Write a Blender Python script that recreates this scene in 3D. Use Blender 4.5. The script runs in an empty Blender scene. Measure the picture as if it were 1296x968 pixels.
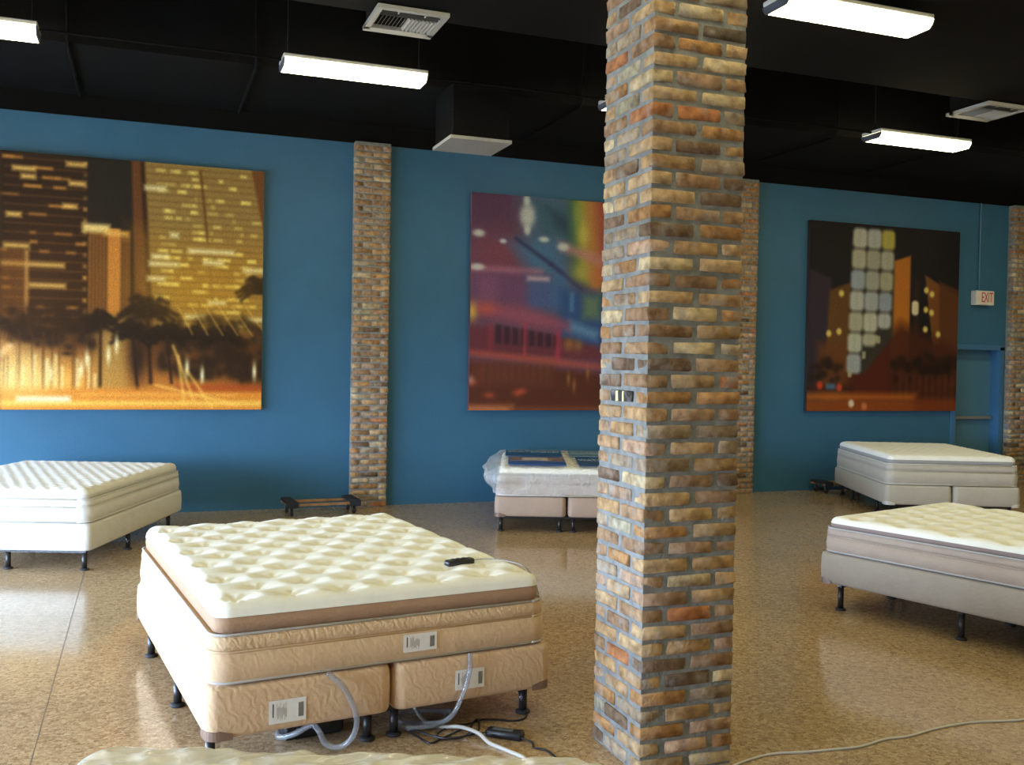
import bpy, bmesh, math, random
import numpy as np
from mathutils import Vector, Matrix, noise

S = bpy.context.scene
COL = S.collection
R = math.radians
random.seed(7)

# ------------------------------------------------------------------ camera
CAM_H = 1.6
cam = bpy.data.objects.new('camera', bpy.data.cameras.new('camera'))
COL.objects.link(cam)
cam.data.sensor_fit = 'HORIZONTAL'
cam.data.sensor_width = 36.0
cam.data.lens = 1235.0 / 1296.0 * 36.0
cam.data.clip_start = 0.05
cam.data.clip_end = 200
def cam_matrix(yaw, pitch, roll):
    cy, sy, cp, sp, cr, sr = math.cos(yaw), math.sin(yaw), math.cos(pitch), math.sin(pitch), math.cos(roll), math.sin(roll)
    fwd, right, up = Vector((sy, cy, 0)), Vector((cy, -sy, 0)), Vector((0, 0, 1))
    f2 = fwd * cp + up * sp
    u2 = up * cp - fwd * sp
    r3 = right * cr + u2 * sr
    u3 = u2 * cr - right * sr
    m = Matrix((r3, u3, -f2)).transposed().to_4x4()
    m.translation = (0, 0, CAM_H)
    return m
cam.matrix_world = cam_matrix(R(20.62), R(-1.14), R(1.02))
S.camera = cam

# ------------------------------------------------------------------ sky / daylight
WORLD_STRENGTH = 44.0
world = bpy.data.worlds.new('world')
S.world = world
world.use_nodes = True
bg = world.node_tree.nodes['Background']
bg.inputs[0].default_value = (0.54, 0.71, 1.0, 1)
bg.inputs[1].default_value = WORLD_STRENGTH

LAMP_STRENGTH = 16.0
LAMP_COLOR = (1.0, 0.89, 0.53, 1)

WIN_X = -4.8                      # the shopfront windows are in the left wall
WINDOWS = [(0.4, 3.2), (3.3, 5.4), (5.5, 7.6), (7.7, 10.2)]
WIN_Z = (0.12, 1.85)
for i, (a, b) in enumerate(WINDOWS):          # portals: they only guide the sampling of the sky
    l = bpy.data.lights.new('window_portal', 'AREA')
    l.shape = 'RECTANGLE'; l.size = b - a; l.size_y = WIN_Z[1] - WIN_Z[0]
    l.cycles.is_portal = True
    o = bpy.data.objects.new('window_portal', l)
    COL.objects.link(o)
    o.location = (WIN_X - 0.02, (a + b) / 2, (WIN_Z[0] + WIN_Z[1]) / 2)
    o.rotation_euler = (R(90), 0, R(-90))

vs = S.view_settings
vs.view_transform = 'Standard'
vs.look = 'None'
vs.gamma = 1
vs.use_curve_mapping = False
vs.exposure = 0.22

# ------------------------------------------------------------------ helpers
def tag(o, label=None, cat=None, group=None, kind=None):
    if label: o['label'] = label
    if cat: o['category'] = cat
    if group: o['group'] = group
    if kind: o['kind'] = kind
    return o

def empty(name, loc, rz=0.0, label=None, cat=None, group=None):
    o = bpy.data.objects.new(name, None)
    o.empty_display_size = 0.1
    COL.objects.link(o)
    o.location = loc
    o.rotation_euler = (0, 0, rz)
    return tag(o, label, cat, group)

def link(name, me, mat=None, parent=None, loc=None, rz=None):
    o = bpy.data.objects.new(name, me)
    COL.objects.link(o)
    if mat is not None and not me.materials: me.materials.append(mat)
    if parent: o.parent = parent
    if loc: o.location = loc
    if rz: o.rotation_euler = (0, 0, rz)
    return o

class MB:
    """collects shapes of ONE object"""
    def __init__(s): s.v = []; s.f = []; s.sm = []
    def add(s, v, f, smooth=False):
        n = len(s.v)
        s.v += [tuple(p) for p in v]
        s.f += [tuple(i + n for i in q) for q in f]
        s.sm += [smooth] * len(f)
        return s
    def box(s, x0, y0, z0, x1, y1, z1):
        v = [(x, y, z) for z in (z0, z1) for y in (y0, y1) for x in (x0, x1)]
        return s.add(v, [(0, 2, 3, 1), (4, 5, 7, 6), (0, 1, 5, 4), (2, 6, 7, 3), (0, 4, 6, 2), (1, 3, 7, 5)])
    def bbox(s, x0, y0, z0, x1, y1, z1, b=0.004):
        """box with chamfered edges"""
        bm = bmesh.new()
        bmesh.ops.create_cube(bm, size=1)
        for v in bm.verts:
            v.co = Vector(((x0 + x1) / 2 + v.co.x * (x1 - x0), (y0 + y1) / 2 + v.co.y * (y1 - y0), (z0 + z1) / 2 + v.co.z * (z1 - z0)))
        bmesh.ops.bevel(bm, geom=bm.edges[:], offset=b, segments=1, affect='EDGES')
        bm.verts.index_update()
        s.add([v.co.copy() for v in bm.verts], [[v.index for v in f.verts] for f in bm.faces])
        bm.free()
        return s
    def cyl(s, x, y, z0, z1, r0, r1=None, n=14, prof=None):
        r1 = r0 if r1 is None else r1
        prof = prof or [(r0, z0), (r1, z1)]
        v, f = [], []
        for r, z in prof:
            v += [(x + r * math.cos(2 * math.pi * k / n), y + r * math.sin(2 * math.pi * k / n), z) for k in range(n)]
        for j in range(len(prof) - 1):
            for k in range(n):
                f.append((j * n + k, j * n + (k + 1) % n, (j + 1) * n + (k + 1) % n, (j + 1) * n + k))
        f.append(tuple(reversed(range(n))))
        f.append(tuple((len(prof) - 1) * n + k for k in range(n)))
        return s.add(v, f, len(prof) > 1 and n > 10)
    def tube(s, pts, r, n=8, close=False):
        pts = [Vector(p) for p in pts]
        v, f = [], []
        up = Vector((0, 0, 1))
        prev = None
        for i, p in enumerate(pts):
            a = pts[max(i - 1, 0)]; b = pts[min(i + 1, len(pts) - 1)]
            t = (b - a)
            if t.length < 1e-7: t = Vector((1, 0, 0))
            t.normalize()
            if prev is None:
                prev = t.orthogonal().normalized()
            nrm = (prev - t * prev.dot(t))
            if nrm.length < 1e-6: nrm = t.orthogonal()
            nrm.normalize(); prev = nrm
            bi = t.cross(nrm)
            for k in range(n):
                a_ = 2 * math.pi * k / n
                v.append(p + (nrm * math.cos(a_) + bi * math.sin(a_)) * r)
        for i in range(len(pts) - 1):
            for k in range(n):
                f.append((i * n + k, i * n + (k + 1) % n, (i + 1) * n + (k + 1) % n, (i + 1) * n + k))
        f.append(tuple(reversed(range(n))))
        f.append(tuple((len(pts) - 1) * n + k for k in range(n)))
        return s.add(v, f, True)
    def mesh(s, name):
        me = bpy.data.meshes.new(name)
        me.from_pydata(s.v, [], s.f)
        me.polygons.foreach_set('use_smooth', s.sm)
        me.update()
        return me
    def build(s, name, mat, parent=None, loc=None, rz=None):
        return link(name, s.mesh(name), mat, parent, loc, rz)

def smooth_path(pts, n=8):
    """Catmull-Rom through the points"""
    P = [Vector(p) for p in pts]
    P = [P[0] * 2 - P[1]] + P + [P[-1] * 2 - P[-2]]
    out = []
    for i in range(1, len(P) - 2):
        p0, p1, p2, p3 = P[i - 1:i + 3]
        for k in range(n):
            t = k / n
            out.append(0.5 * ((2 * p1) + (p2 - p0) * t + (2 * p0 - 5 * p1 + 4 * p2 - p3) * t * t + (3 * p1 - p0 - 3 * p2 + p3) * t ** 3))
    out.append(P[-2])
    return out

def rr_ring(W, L, r, inset, z, seg=6, n_side=1):
    """rounded rectangle, corner at the origin, inset from the outline"""
    pts = []
    r = max(r - inset, 0.004)
    x0, y0, x1, y1 = inset, inset, W - inset, L - inset
    for cx, cy, a0 in ((x1 - r, y0 + r, -90), (x1 - r, y1 - r, 0), (x0 + r, y1 - r, 90), (x0 + r, y0 + r, 180)):
        for k in range(seg + 1):
            a = R(a0 + 90 * k / seg)
            pts.append((cx + r * math.cos(a), cy + r * math.sin(a), z))
    out = []
    if n_side > 1:                       # subdivide the straight runs
        n = len(pts)
        for i in range(n):
            out.append(pts[i])
            a, b = Vector(pts[i]), Vector(pts[(i + 1) % n])
            if (a - b).length > 0.15:
                for k in range(1, n_side):
                    out.append(tuple(a.lerp(b, k / n_side)))
        return out
    return pts

def loft(mb, prof, W, L, r, seg=6, cap0=True, cap1=True, n_side=1, fn=None):
    v, f = [], []
    n = None
    for ins, z in prof:
        ring = rr_ring(W, L, r, ins, z, seg, n_side)
        if fn: ring = [fn(p) for p in ring]
        n = len(ring)
        v += ring
    for j in range(len(prof) - 1):
        for k in range(n):
            f.append((j * n + k, j * n + (k + 1) % n, (j + 1) * n + (k + 1) % n, (j + 1) * n + k))
    if cap0: f.append(tuple(reversed(range(n))))
    if cap1: f.append(tuple((len(prof) - 1) * n + k for k in range(n)))
    return mb.add(v, f, True)

# ------------------------------------------------------------------ materials
def node_mat(name):
    m = bpy.data.materials.new(name)
    m.use_nodes = True
    nt = m.node_tree
    return m, nt, nt.nodes['Principled BSDF']

def N(nt, typ, **kw):
    n = nt.nodes.new(typ)
    for k, v in kw.items():
        if k in n.inputs: n.inputs[k].default_value = v
        else: setattr(n, k, v)
    return n

def simple(name, col, rough=0.6, spec=0.5, metal=0.0, vary=0.0, scale=20.0, bump=0.0, bscale=200.0, bdist=0.002, coat=0.0):
    m, nt, p = node_mat(name)
    p.inputs['Roughness'].default_value = rough
    p.inputs['Specular IOR Level'].default_value = spec
    p.inputs['Metallic'].default_value = metal
    p.inputs['Coat Weight'].default_value = coat
    p.inputs['Base Color'].default_value = (*col, 1)
    if vary or bump:
        tc = N(nt, 'ShaderNodeTexCoord')
    if vary:
        no = N(nt, 'ShaderNodeTexNoise'); no.inputs['Scale'].default_value = scale; no.inputs['Detail'].default_value = 4
        nt.links.new(tc.outputs['Object'], no.inputs['Vector'])
        cr = N(nt, 'ShaderNodeValToRGB')
        cr.color_ramp.elements[0].position = 0.3; cr.color_ramp.elements[1].position = 0.7
        cr.color_ramp.elements[0].color = (*[c * (1 - vary) for c in col], 1)
        cr.color_ramp.elements[1].color = (*[min(1, c * (1 + vary)) for c in col], 1)
        nt.links.new(no.outputs['Fac'], cr.inputs['Fac'])
        nt.links.new(cr.outputs['Color'], p.inputs['Base Color'])
    if bump:
        nb = N(nt, 'ShaderNodeTexNoise'); nb.inputs['Scale'].default_value = bscale; nb.inputs['Detail'].default_value = 3
        nt.links.new(tc.outputs['Object'], nb.inputs['Vector'])
        b = N(nt, 'ShaderNodeBump'); b.inputs['Strength'].default_value = bump; b.inputs['Distance'].default_value = bdist
        nt.links.new(nb.outputs['Fac'], b.inputs['Height'])
        nt.links.new(b.outputs['Normal'], p.inputs['Normal'])
    return m

M = {}
M['wall'] = simple('blue_wall_paint', (0.036, 0.131, 0.222), 0.55, 0.35, vary=0.04, scale=3, bump=0.5, bscale=55, bdist=0.004)
M['frame_blue'] = simple('blue_door_gloss_paint', (0.05, 0.16, 0.31), 0.35, 0.5)
M['door_blue'] = simple('blue_door_paint', (0.07, 0.19, 0.29), 0.45, 0.5, vary=0.04)
M['black'] = simple('black_ceiling_paint', (0.0055, 0.0055, 0.0055), 0.85, 0.12, vary=0.15, scale=4)
M['black_band'] = simple('black_wall_paint', (0.006, 0.006, 0.006), 0.9, 0.1)
M['plaster'] = simple('pale_side_wall_paint', (0.42, 0.42, 0.40), 0.7, vary=0.04, scale=2)
M['white_metal'] = simple('white_enamel', (0.62, 0.61, 0.56), 0.45, vary=0.03)
M['vent_metal'] = simple('vent_enamel', (0.40, 0.39, 0.35), 0.5, vary=0.05)
M['dark_metal'] = simple('black_steel', (0.018, 0.016, 0.016), 0.4, 0.5, vary=0.2, scale=30)
M['black_plastic'] = simple('black_plastic', (0.012, 0.012, 0.014), 0.35, 0.5)
M['rubber'] = simple('black_rubber', (0.02, 0.02, 0.02), 0.7)
M['chrome'] = simple('caster_steel', (0.45, 0.45, 0.47), 0.3, metal=1.0)
M['pushbar'] = simple('dull_brass_bar', (0.35, 0.34, 0.28), 0.4, metal=0.7)
M['pavement'] = simple('pavement_concrete', (0.38, 0.36, 0.33), 0.9, vary=0.1, scale=1.5)
M['alu'] = simple('window_aluminium', (0.25, 0.25, 0.25), 0.4, metal=0.8)
M['wood'] = simple('dolly_wood', (0.36, 0.19, 0.085), 0.6, vary=0.3, scale=12)
M['carpet'] = simple('dolly_grey_carpet', (0.035, 0.043, 0.052), 0.95, 0.1, vary=0.3, scale=60, bump=0.6, bscale=400, bdist=0.004)
M['white_cord'] = simple('white_cord_jacket', (0.52, 0.49, 0.43), 0.5)
M['grey_cord'] = simple('grey_cord_jacket', (0.34, 0.36, 0.34), 0.5)
M['mortar'] = simple('grey_mortar', (0.225, 0.23, 0.215), 0.95, 0.15, vary=0.22, scale=18, bump=0.9, bscale=90, bdist=0.006)
M['corner'] = simple('brown_plastic_guard', (0.20, 0.125, 0.085), 0.35, 0.5)
M['tag'] = simple('label_paper', (0.74, 0.71, 0.64), 0.7, vary=0.04, scale=40)
M['ink'] = simple('label_ink', (0.10, 0.10, 0.10), 0.8)
M['ink_grey'] = simple('label_grey_ink', (0.38, 0.36, 0.33), 0.8)

def fabric(name, col, quilt=0.0, qscale=14.0, wrinkle=0.35, diag=True):
    """woven ticking with faint quilt waves"""
    m, nt, p = node_mat(name)
    p.inputs['Roughness'].default_value = 0.75
    p.inputs['Specular IOR Level'].default_value = 0.3
    p.inputs['Sheen Weight'].default_value = 0.15
    tc = N(nt, 'ShaderNodeTexCoord')
    no = N(nt, 'ShaderNodeTexNoise'); no.inputs['Scale'].default_value = 9; no.inputs['Detail'].default_value = 5
    nt.links.new(tc.outputs['Object'], no.inputs['Vector'])
    cr = N(nt, 'ShaderNodeValToRGB')
    cr.color_ramp.elements[0].position = 0.3; cr.color_ramp.elements[1].position = 0.75
    cr.color_ramp.elements[0].color = (*[c * 0.95 for c in col], 1)
    cr.color_ramp.elements[1].color = (*[min(1, c * 1.04) for c in col], 1)
    nt.links.new(no.outputs['Fac'], cr.inputs['Fac'])
    nt.links.new(cr.outputs['Color'], p.inputs['Base Color'])
    fine = N(nt, 'ShaderNodeTexNoise'); fine.inputs['Scale'].default_value = 45; fine.inputs['Detail'].default_value = 4
    nt.links.new(tc.outputs['Object'], fine.inputs['Vector'])
    b1 = N(nt, 'ShaderNodeBump'); b1.inputs['Strength'].default_value = wrinkle; b1.inputs['Distance'].default_value = 0.006
    nt.links.new(fine.outputs['Fac'], b1.inputs['Height'])
    last = b1
    if quilt:
        mp = N(nt, 'ShaderNodeMapping'); mp.inputs['Rotation'].default_value = (R(35), R(35), R(10))
        nt.links.new(tc.outputs['Object'], mp.inputs['Vector'])
        w = N(nt, 'ShaderNodeTexWave'); w.inputs['Scale'].default_value = qscale; w.inputs['Distortion'].default_value = 9.0; w.inputs['Detail'].default_value = 2.0; w.inputs['Detail Scale'].default_value = 2.0
        nt.links.new(mp.outputs['Vector'], w.inputs['Vector'])
        b2 = N(nt, 'ShaderNodeBump'); b2.inputs['Strength'].default_value = quilt * 0.45; b2.inputs['Distance'].default_value = 0.004
        nt.links.new(w.outputs['Fac'], b2.inputs['Height'])
        nt.links.new(b1.outputs['Normal'], b2.inputs['Normal'])
        last = b2
    nt.links.new(last.outputs['Normal'], p.inputs['Normal'])
    return m

def film(name, opacity=0.3, tint=(0.9, 0.9, 0.86), crinkle=0.8):
    """clear polythene"""
    m, nt, p = node_mat(name)
    out = nt.nodes['Material Output']
    p.inputs['Base Color'].default_value = (*tint, 1)
    p.inputs['Roughness'].default_value = 0.16
    p.inputs['Specular IOR Level'].default_value = 0.9
    tr = N(nt, 'ShaderNodeBsdfTransparent')
    tc = N(nt, 'ShaderNodeTexCoord')
    cn = N(nt, 'ShaderNodeTexNoise'); cn.inputs['Scale'].default_value = 16; cn.inputs['Detail'].default_value = 5; cn.inputs['Distortion'].default_value = 1.5
    nt.links.new(tc.outputs['Object'], cn.inputs['Vector'])
    bp = N(nt, 'ShaderNodeBump'); bp.inputs['Strength'].default_value = crinkle; bp.inputs['Distance'].default_value = 0.02
    nt.links.new(cn.outputs['Fac'], bp.inputs['Height']); nt.links.new(bp.outputs['Normal'], p.inputs['Normal'])
    mix = N(nt, 'ShaderNodeMixShader')
    mix.inputs['Fac'].default_value = opacity
    nt.links.new(tr.outputs[0], mix.inputs[1])
    nt.links.new(p.outputs[0], mix.inputs[2])
    nt.links.new(mix.outputs[0], out.inputs['Surface'])
    return m

def emission(name, col, strength):
    m = bpy.data.materials.new(name)
    m.use_nodes = True
    nt = m.node_tree
    nt.nodes.remove(nt.nodes['Principled BSDF'])
    e = N(nt, 'ShaderNodeEmission')
    e.inputs['Color'].default_value = col
    e.inputs['Strength'].default_value = strength
    nt.links.new(e.outputs[0], nt.nodes['Material Output'].inputs['Surface'])
    return m
M['lens'] = emission('lit_acrylic_lens', LAMP_COLOR, LAMP_STRENGTH)
M['film'] = film('clear_plastic_film', 0.30)
M['film_cover'] = film('clear_plastic_cover', 0.55, (0.88, 0.83, 0.68), 0.22)
M['hose'] = film('clear_vinyl_hose', 0.42, (0.30, 0.31, 0.32), 0.05)

def floor_mat():
    m, nt, p = node_mat('polished_terrazzo')
    tc = N(nt, 'ShaderNodeTexCoord')
    v1 = N(nt, 'ShaderNodeTexVoronoi'); v1.inputs['Scale'].default_value = 58
    v2 = N(nt, 'ShaderNodeTexVoronoi'); v2.inputs['Scale'].default_value = 170
    nz = N(nt, 'ShaderNodeTexNoise'); nz.inputs['Scale'].default_value = 0.9; nz.inputs['Detail'].default_value = 3
    for n in (v1, v2, nz): nt.links.new(tc.outputs['Object'], n.inputs['Vector'])
    def ramp(src, stops):
        c = N(nt, 'ShaderNodeValToRGB')
        while len(c.color_ramp.elements) < len(stops): c.color_ramp.elements.new(0.5)
        for e, (pos, col) in zip(c.color_ramp.elements, stops):
            e.position = pos; e.color = (*col, 1)
        nt.links.new(src, c.inputs['Fac'])
        return c
    s1 = N(nt, 'ShaderNodeSeparateColor'); nt.links.new(v1.outputs['Color'], s1.inputs[0])
    s2 = N(nt, 'ShaderNodeSeparateColor'); nt.links.new(v2.outputs['Color'], s2.inputs[0])
    c1 = ramp(s1.outputs[0], [(0.0, (0.208, 0.135, 0.075)), (0.22, (0.344, 0.235, 0.130)), (0.55, (0.448, 0.320, 0.183)), (0.85, (0.531, 0.401, 0.240)), (1.0, (0.625, 0.501, 0.318))])
    c2 = ramp(s2.outputs[1], [(0.0, (0.228, 0.156, 0.089)), (0.5, (0.438, 0.315, 0.179)), (1.0, (0.572, 0.440, 0.268))])
    mx = N(nt, 'ShaderNodeMix', data_type='RGBA'); mx.inputs['Factor'].default_value = 0.45
    nt.links.new(c1.outputs['Color'], mx.inputs['A']); nt.links.new(c2.outputs['Color'], mx.inputs['B'])
    tone = ramp(nz.outputs['Fac'], [(0.3, (0.9, 0.88, 0.86)), (0.7, (1.08, 1.05, 1.0))])
    mu = N(nt, 'ShaderNodeMix', data_type='RGBA', blend_type='MULTIPLY'); mu.inputs['Factor'].default_value = 1.0
    nt.links.new(mx.outputs['Result'], mu.inputs['A']); nt.links.new(tone.outputs['Color'], mu.inputs['B'])
    nt.links.new(mu.outputs['Result'], p.inputs['Base Color'])
    p.inputs['Roughness'].default_value = 0.13
    p.inputs['Specular IOR Level'].default_value = 0.5
    b = N(nt, 'ShaderNodeBump'); b.inputs['Strength'].default_value = 0.06; b.inputs['Distance'].default_value = 0.002
    n2 = N(nt, 'ShaderNodeTexNoise'); n2.inputs['Scale'].default_value = 6
    nt.links.new(tc.outputs['Object'], n2.inputs['Vector'])
    nt.links.new(n2.outputs['Fac'], b.inputs['Height'])
    nt.links.new(b.outputs['Normal'], p.inputs['Normal'])
    return m
M['floor'] = floor_mat()
M['strip'] = simple('divider_strip_zinc', (0.17, 0.14, 0.11), 0.4)

def brick_mat():
    """reclaimed brick: the colour of each brick comes from its object colour"""
    m, nt, p = node_mat('reclaimed_brick')
    oi = N(nt, 'ShaderNodeObjectInfo')
    tc = N(nt, 'ShaderNodeTexCoord')
    add = N(nt, 'ShaderNodeVectorMath', operation='ADD')
    ml = N(nt, 'ShaderNodeMath', operation='MULTIPLY'); ml.inputs[1].default_value = 37.0
    nt.links.new(oi.outputs['Random'], ml.inputs[0])
    nt.links.new(tc.outputs['Object'], add.inputs[0]); nt.links.new(ml.outputs[0], add.inputs[1])
    n1 = N(nt, 'ShaderNodeTexNoise'); n1.inputs['Scale'].default_value = 22; n1.inputs['Detail'].default_value = 5
    n2 = N(nt, 'ShaderNodeTexNoise'); n2.inputs['Scale'].default_value = 13; n2.inputs['Detail'].default_value = 4
    n3 = N(nt, 'ShaderNodeTexNoise'); n3.inputs['Scale'].default_value = 70; n3.inputs['Detail'].default_value = 4
    for n in (n1, n2, n3): nt.links.new(add.outputs[0], n.inputs['Vector'])
    r1 = N(nt, 'ShaderNodeValToRGB')
    r1.color_ramp.elements[0].position = 0.3; r1.color_ramp.elements[0].color = (0.50, 0.45, 0.42, 1)
    r1.color_ramp.elements[1].position = 0.68; r1.color_ramp.elements[1].color = (1.22, 1.2, 1.16, 1)
    nt.links.new(n1.outputs['Fac'], r1.inputs['Fac'])
    mu = N(nt, 'ShaderNodeMix', data_type='RGBA', blend_type='MULTIPLY'); mu.inputs['Factor'].default_value = 1
    nt.links.new(oi.outputs['Color'], mu.inputs['A']); nt.links.new(r1.outputs['Color'], mu.inputs['B'])
    # cement smears
    r2 = N(nt, 'ShaderNodeValToRGB')
    r2.color_ramp.elements[0].position = 0.55; r2.color_ramp.elements[0].color = (0, 0, 0, 1)
    r2.color_ramp.elements[1].position = 0.70; r2.color_ramp.elements[1].color = (0.6, 0.6, 0.6, 1)
    nt.links.new(n2.outputs['Fac'], r2.inputs['Fac'])
    m2 = N(nt, 'ShaderNodeMix', data_type='RGBA')
    m2.inputs['B'].default_value = (0.33, 0.31, 0.265, 1)
    nt.links.new(r2.outputs['Color'], m2.inputs['Factor']); nt.links.new(mu.outputs['Result'], m2.inputs['A'])
    nt.links.new(m2.outputs['Result'], p.inputs['Base Color'])
    p.inputs['Roughness'].default_value = 0.85
    p.inputs['Specular IOR Level'].default_value = 0.25
    b = N(nt, 'ShaderNodeBump'); b.inputs['Strength'].default_value = 0.75; b.inputs['Distance'].default_value = 0.006
    nt.links.new(n3.outputs['Fac'], b.inputs['Height'])
    b2 = N(nt, 'ShaderNodeBump'); b2.inputs['Strength'].default_value = 0.6; b2.inputs['Distance'].default_value = 0.012
    nt.links.new(n1.outputs['Fac'], b2.inputs['Height']); nt.links.new(b.outputs['Normal'], b2.inputs['Normal'])
    nt.links.new(b2.outputs['Normal'], p.inputs['Normal'])
    return m
M['brick'] = brick_mat()
M['brick_paint'] = simple('old_yellow_paint', (0.75, 0.72, 0.30), 0.6, vary=0.15, scale=60)

def glass_mat():
    m, nt, p = node_mat('window_glass')
    out = nt.nodes['Material Output']
    tr = N(nt, 'ShaderNodeBsdfTransparent'); gl = N(nt, 'ShaderNodeBsdfGlossy'); gl.inputs['Roughness'].default_value = 0.02
    mix = N(nt, 'ShaderNodeMixShader'); mix.inputs['Fac'].default_value = 0.07
    nt.links.new(tr.outputs[0], mix.inputs[1]); nt.links.new(gl.outputs[0], mix.inputs[2])
    nt.links.new(mix.outputs[0], out.inputs['Surface'])
    return m
M['glass'] = glass_mat()

# ------------------------------------------------------------------ the room
WALL_Y = 10.59
X_R, Y_F = 14.5, -3.0
BAND_Z, SOF_Z, CEIL_Z = 3.96, 4.17, 4.85
DOOR = (10.57, 11.45, 1.945)

f = MB(); f.box(WIN_X - 0.2, Y_F - 0.2, -0.1, X_R + 0.2, WALL_Y + 0.4, 0.0)
fl = tag(f.build('floor', M['floor']), 'speckled brown polished terrazzo showroom floor', kind='structure')
for x in (-0.405, 5.885, 9.03):
    MB().box(x - 0.002, Y_F, -0.002, x + 0.002, WALL_Y, 0.0004).build('divider_strip', M['strip'], fl)

w = MB()
w.box(WIN_X - 0.2, WALL_Y, 0, DOOR[0], WALL_Y + 0.25, CEIL_Z)
w.box(DOOR[1], WALL_Y, 0, X_R + 0.2, WALL_Y + 0.25, CEIL_Z)
w.box(DOOR[0], WALL_Y, DOOR[2], DOOR[1], WALL_Y + 0.25, CEIL_Z)
tag(w.build('wall_back', M['wall']), 'blue painted stucco wall behind the paintings', kind='structure')
tag(MB().box(WIN_X, WALL_Y - 0.012, BAND_Z, X_R, WALL_Y + 0.002, SOF_Z).build('trim_1', M['black_band']), 'black painted band along the top of the blue wall', kind='structure')
w = MB()
w.box(WIN_X - 0.2, Y_F, 0, WIN_X, WINDOWS[0][0], CEIL_Z)
w.box(WIN_X - 0.2, WINDOWS[-1][1], 0, WIN_X, WALL_Y, CEIL_Z)
w.box(WIN_X - 0.2, WINDOWS[0][0], 0, WIN_X, WINDOWS[-1][1], WIN_Z[0])
w.box(WIN_X - 0.2, WINDOWS[0][0], WIN_Z[1], WIN_X, WINDOWS[-1][1], CEIL_Z)
for (a, b), (c, d) in zip(WINDOWS, WINDOWS[1:]):
    w.box(WIN_X - 0.2, b, WIN_Z[0], WIN_X, c, WIN_Z[1])
tag(w.build('wall_left', M['plaster']), 'pale side wall holding the shop windows', kind='structure')
for i, (a, b) in enumerate(WINDOWS):
    fr = MB()
    x0, x1 = WIN_X - 0.13, WIN_X - 0.07
    for (ya, yb, za, zb) in ((a, a + 0.05, *WIN_Z), (b - 0.05, b, *WIN_Z), (a, b, WIN_Z[0], WIN_Z[0] + 0.05), (a, b, WIN_Z[1] - 0.05, WIN_Z[1]), ((a + b) / 2 - 0.02, (a + b) / 2 + 0.02, *WIN_Z)):
        fr.box(x0, ya, za, x1, yb, zb)
    wo = tag(fr.build('window_%d' % (i + 1), M['alu']), 'tall shop window in an aluminium frame', kind='structure')
    for ya, yb in ((a + 0.05, (a + b) / 2 - 0.02), ((a + b) / 2 + 0.02, b - 0.05)):
        MB().box(WIN_X - 0.103, ya, WIN_Z[0] + 0.05, WIN_X - 0.097, yb, WIN_Z[1] - 0.05).build('pane', M['glass'], wo)
tag(MB().box(X_R, Y_F, 0, X_R + 0.2, WALL_Y, CEIL_Z).build('wall_right', M['plaster']), 'pale end wall of the showroom', kind='structure')
tag(MB().box(WIN_X - 0.2, Y_F - 0.2, 0, X_R + 0.2, Y_F, CEIL_Z).build('wall_front', M['plaster']), 'pale front wall of the showroom', kind='structure')
tag(MB().box(WIN_X - 0.2, Y_F - 0.2, CEIL_Z, X_R + 0.2, WALL_Y + 0.4, CEIL_Z + 0.15).build('ceiling', M['black']), 'black painted open ceiling', kind='structure')
tag(MB().box(WIN_X, 8.86, SOF_Z, X_R, WALL_Y, CEIL_Z).build('trim_2', M['black']), 'black painted soffit along the blue wall', kind='structure')
tag(MB().box(WIN_X, 3.2, SOF_Z, X_R, 7.17, CEIL_Z).build('trim_3', M['black']), 'wide black painted ceiling beam', kind='structure')
tag(MB().box(-40, -30, -0.16, WIN_X - 0.2, 40, -0.1).build('ground', M['pavement']), 'grey pavement outside the windows', kind='structure')

# door in the blue wall
dr = MB()
dr.box(DOOR[0] + 0.045, WALL_Y + 0.15, 0.004, DOOR[1] - 0.045, WALL_Y + 0.195, DOOR[2] - 0.04)
door = tag(dr.build('door_1', M['door_blue']), 'blue exit door set deep in the blue wall', kind='structure')
fr = MB()
fr.box(DOOR[0] - 0.03, WALL_Y - 0.015, 0, DOOR[0] + 0.045, WALL_Y + 0.2, DOOR[2])
fr.box(DOOR[1] - 0.045, WALL_Y - 0.015, 0, DOOR[1] + 0.03, WALL_Y + 0.2, DOOR[2])
fr.box(DOOR[0] - 0.03, WALL_Y - 0.015, DOOR[2] - 0.04, DOOR[1] + 0.03, WALL_Y + 0.2, DOOR[2] + 0.03)
fr.build('door_frame', M['frame_blue'], door)
pb = MB().bbox(DOOR[0] + 0.06, WALL_Y + 0.085, 0.92, DOOR[1] - 0.06, WALL_Y + 0.115, 0.965, 0.006)
pb.box(DOOR[0] + 0.06, WALL_Y + 0.115, 0.915, DOOR[0] + 0.11, WALL_Y + 0.15, 0.97)
pb.box(DOOR[1] - 0.11, WALL_Y + 0.115, 0.915, DOOR[1] - 0.06, WALL_Y + 0.15, 0.97)
pb.build('push_bar', M['pushbar'], door)

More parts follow.
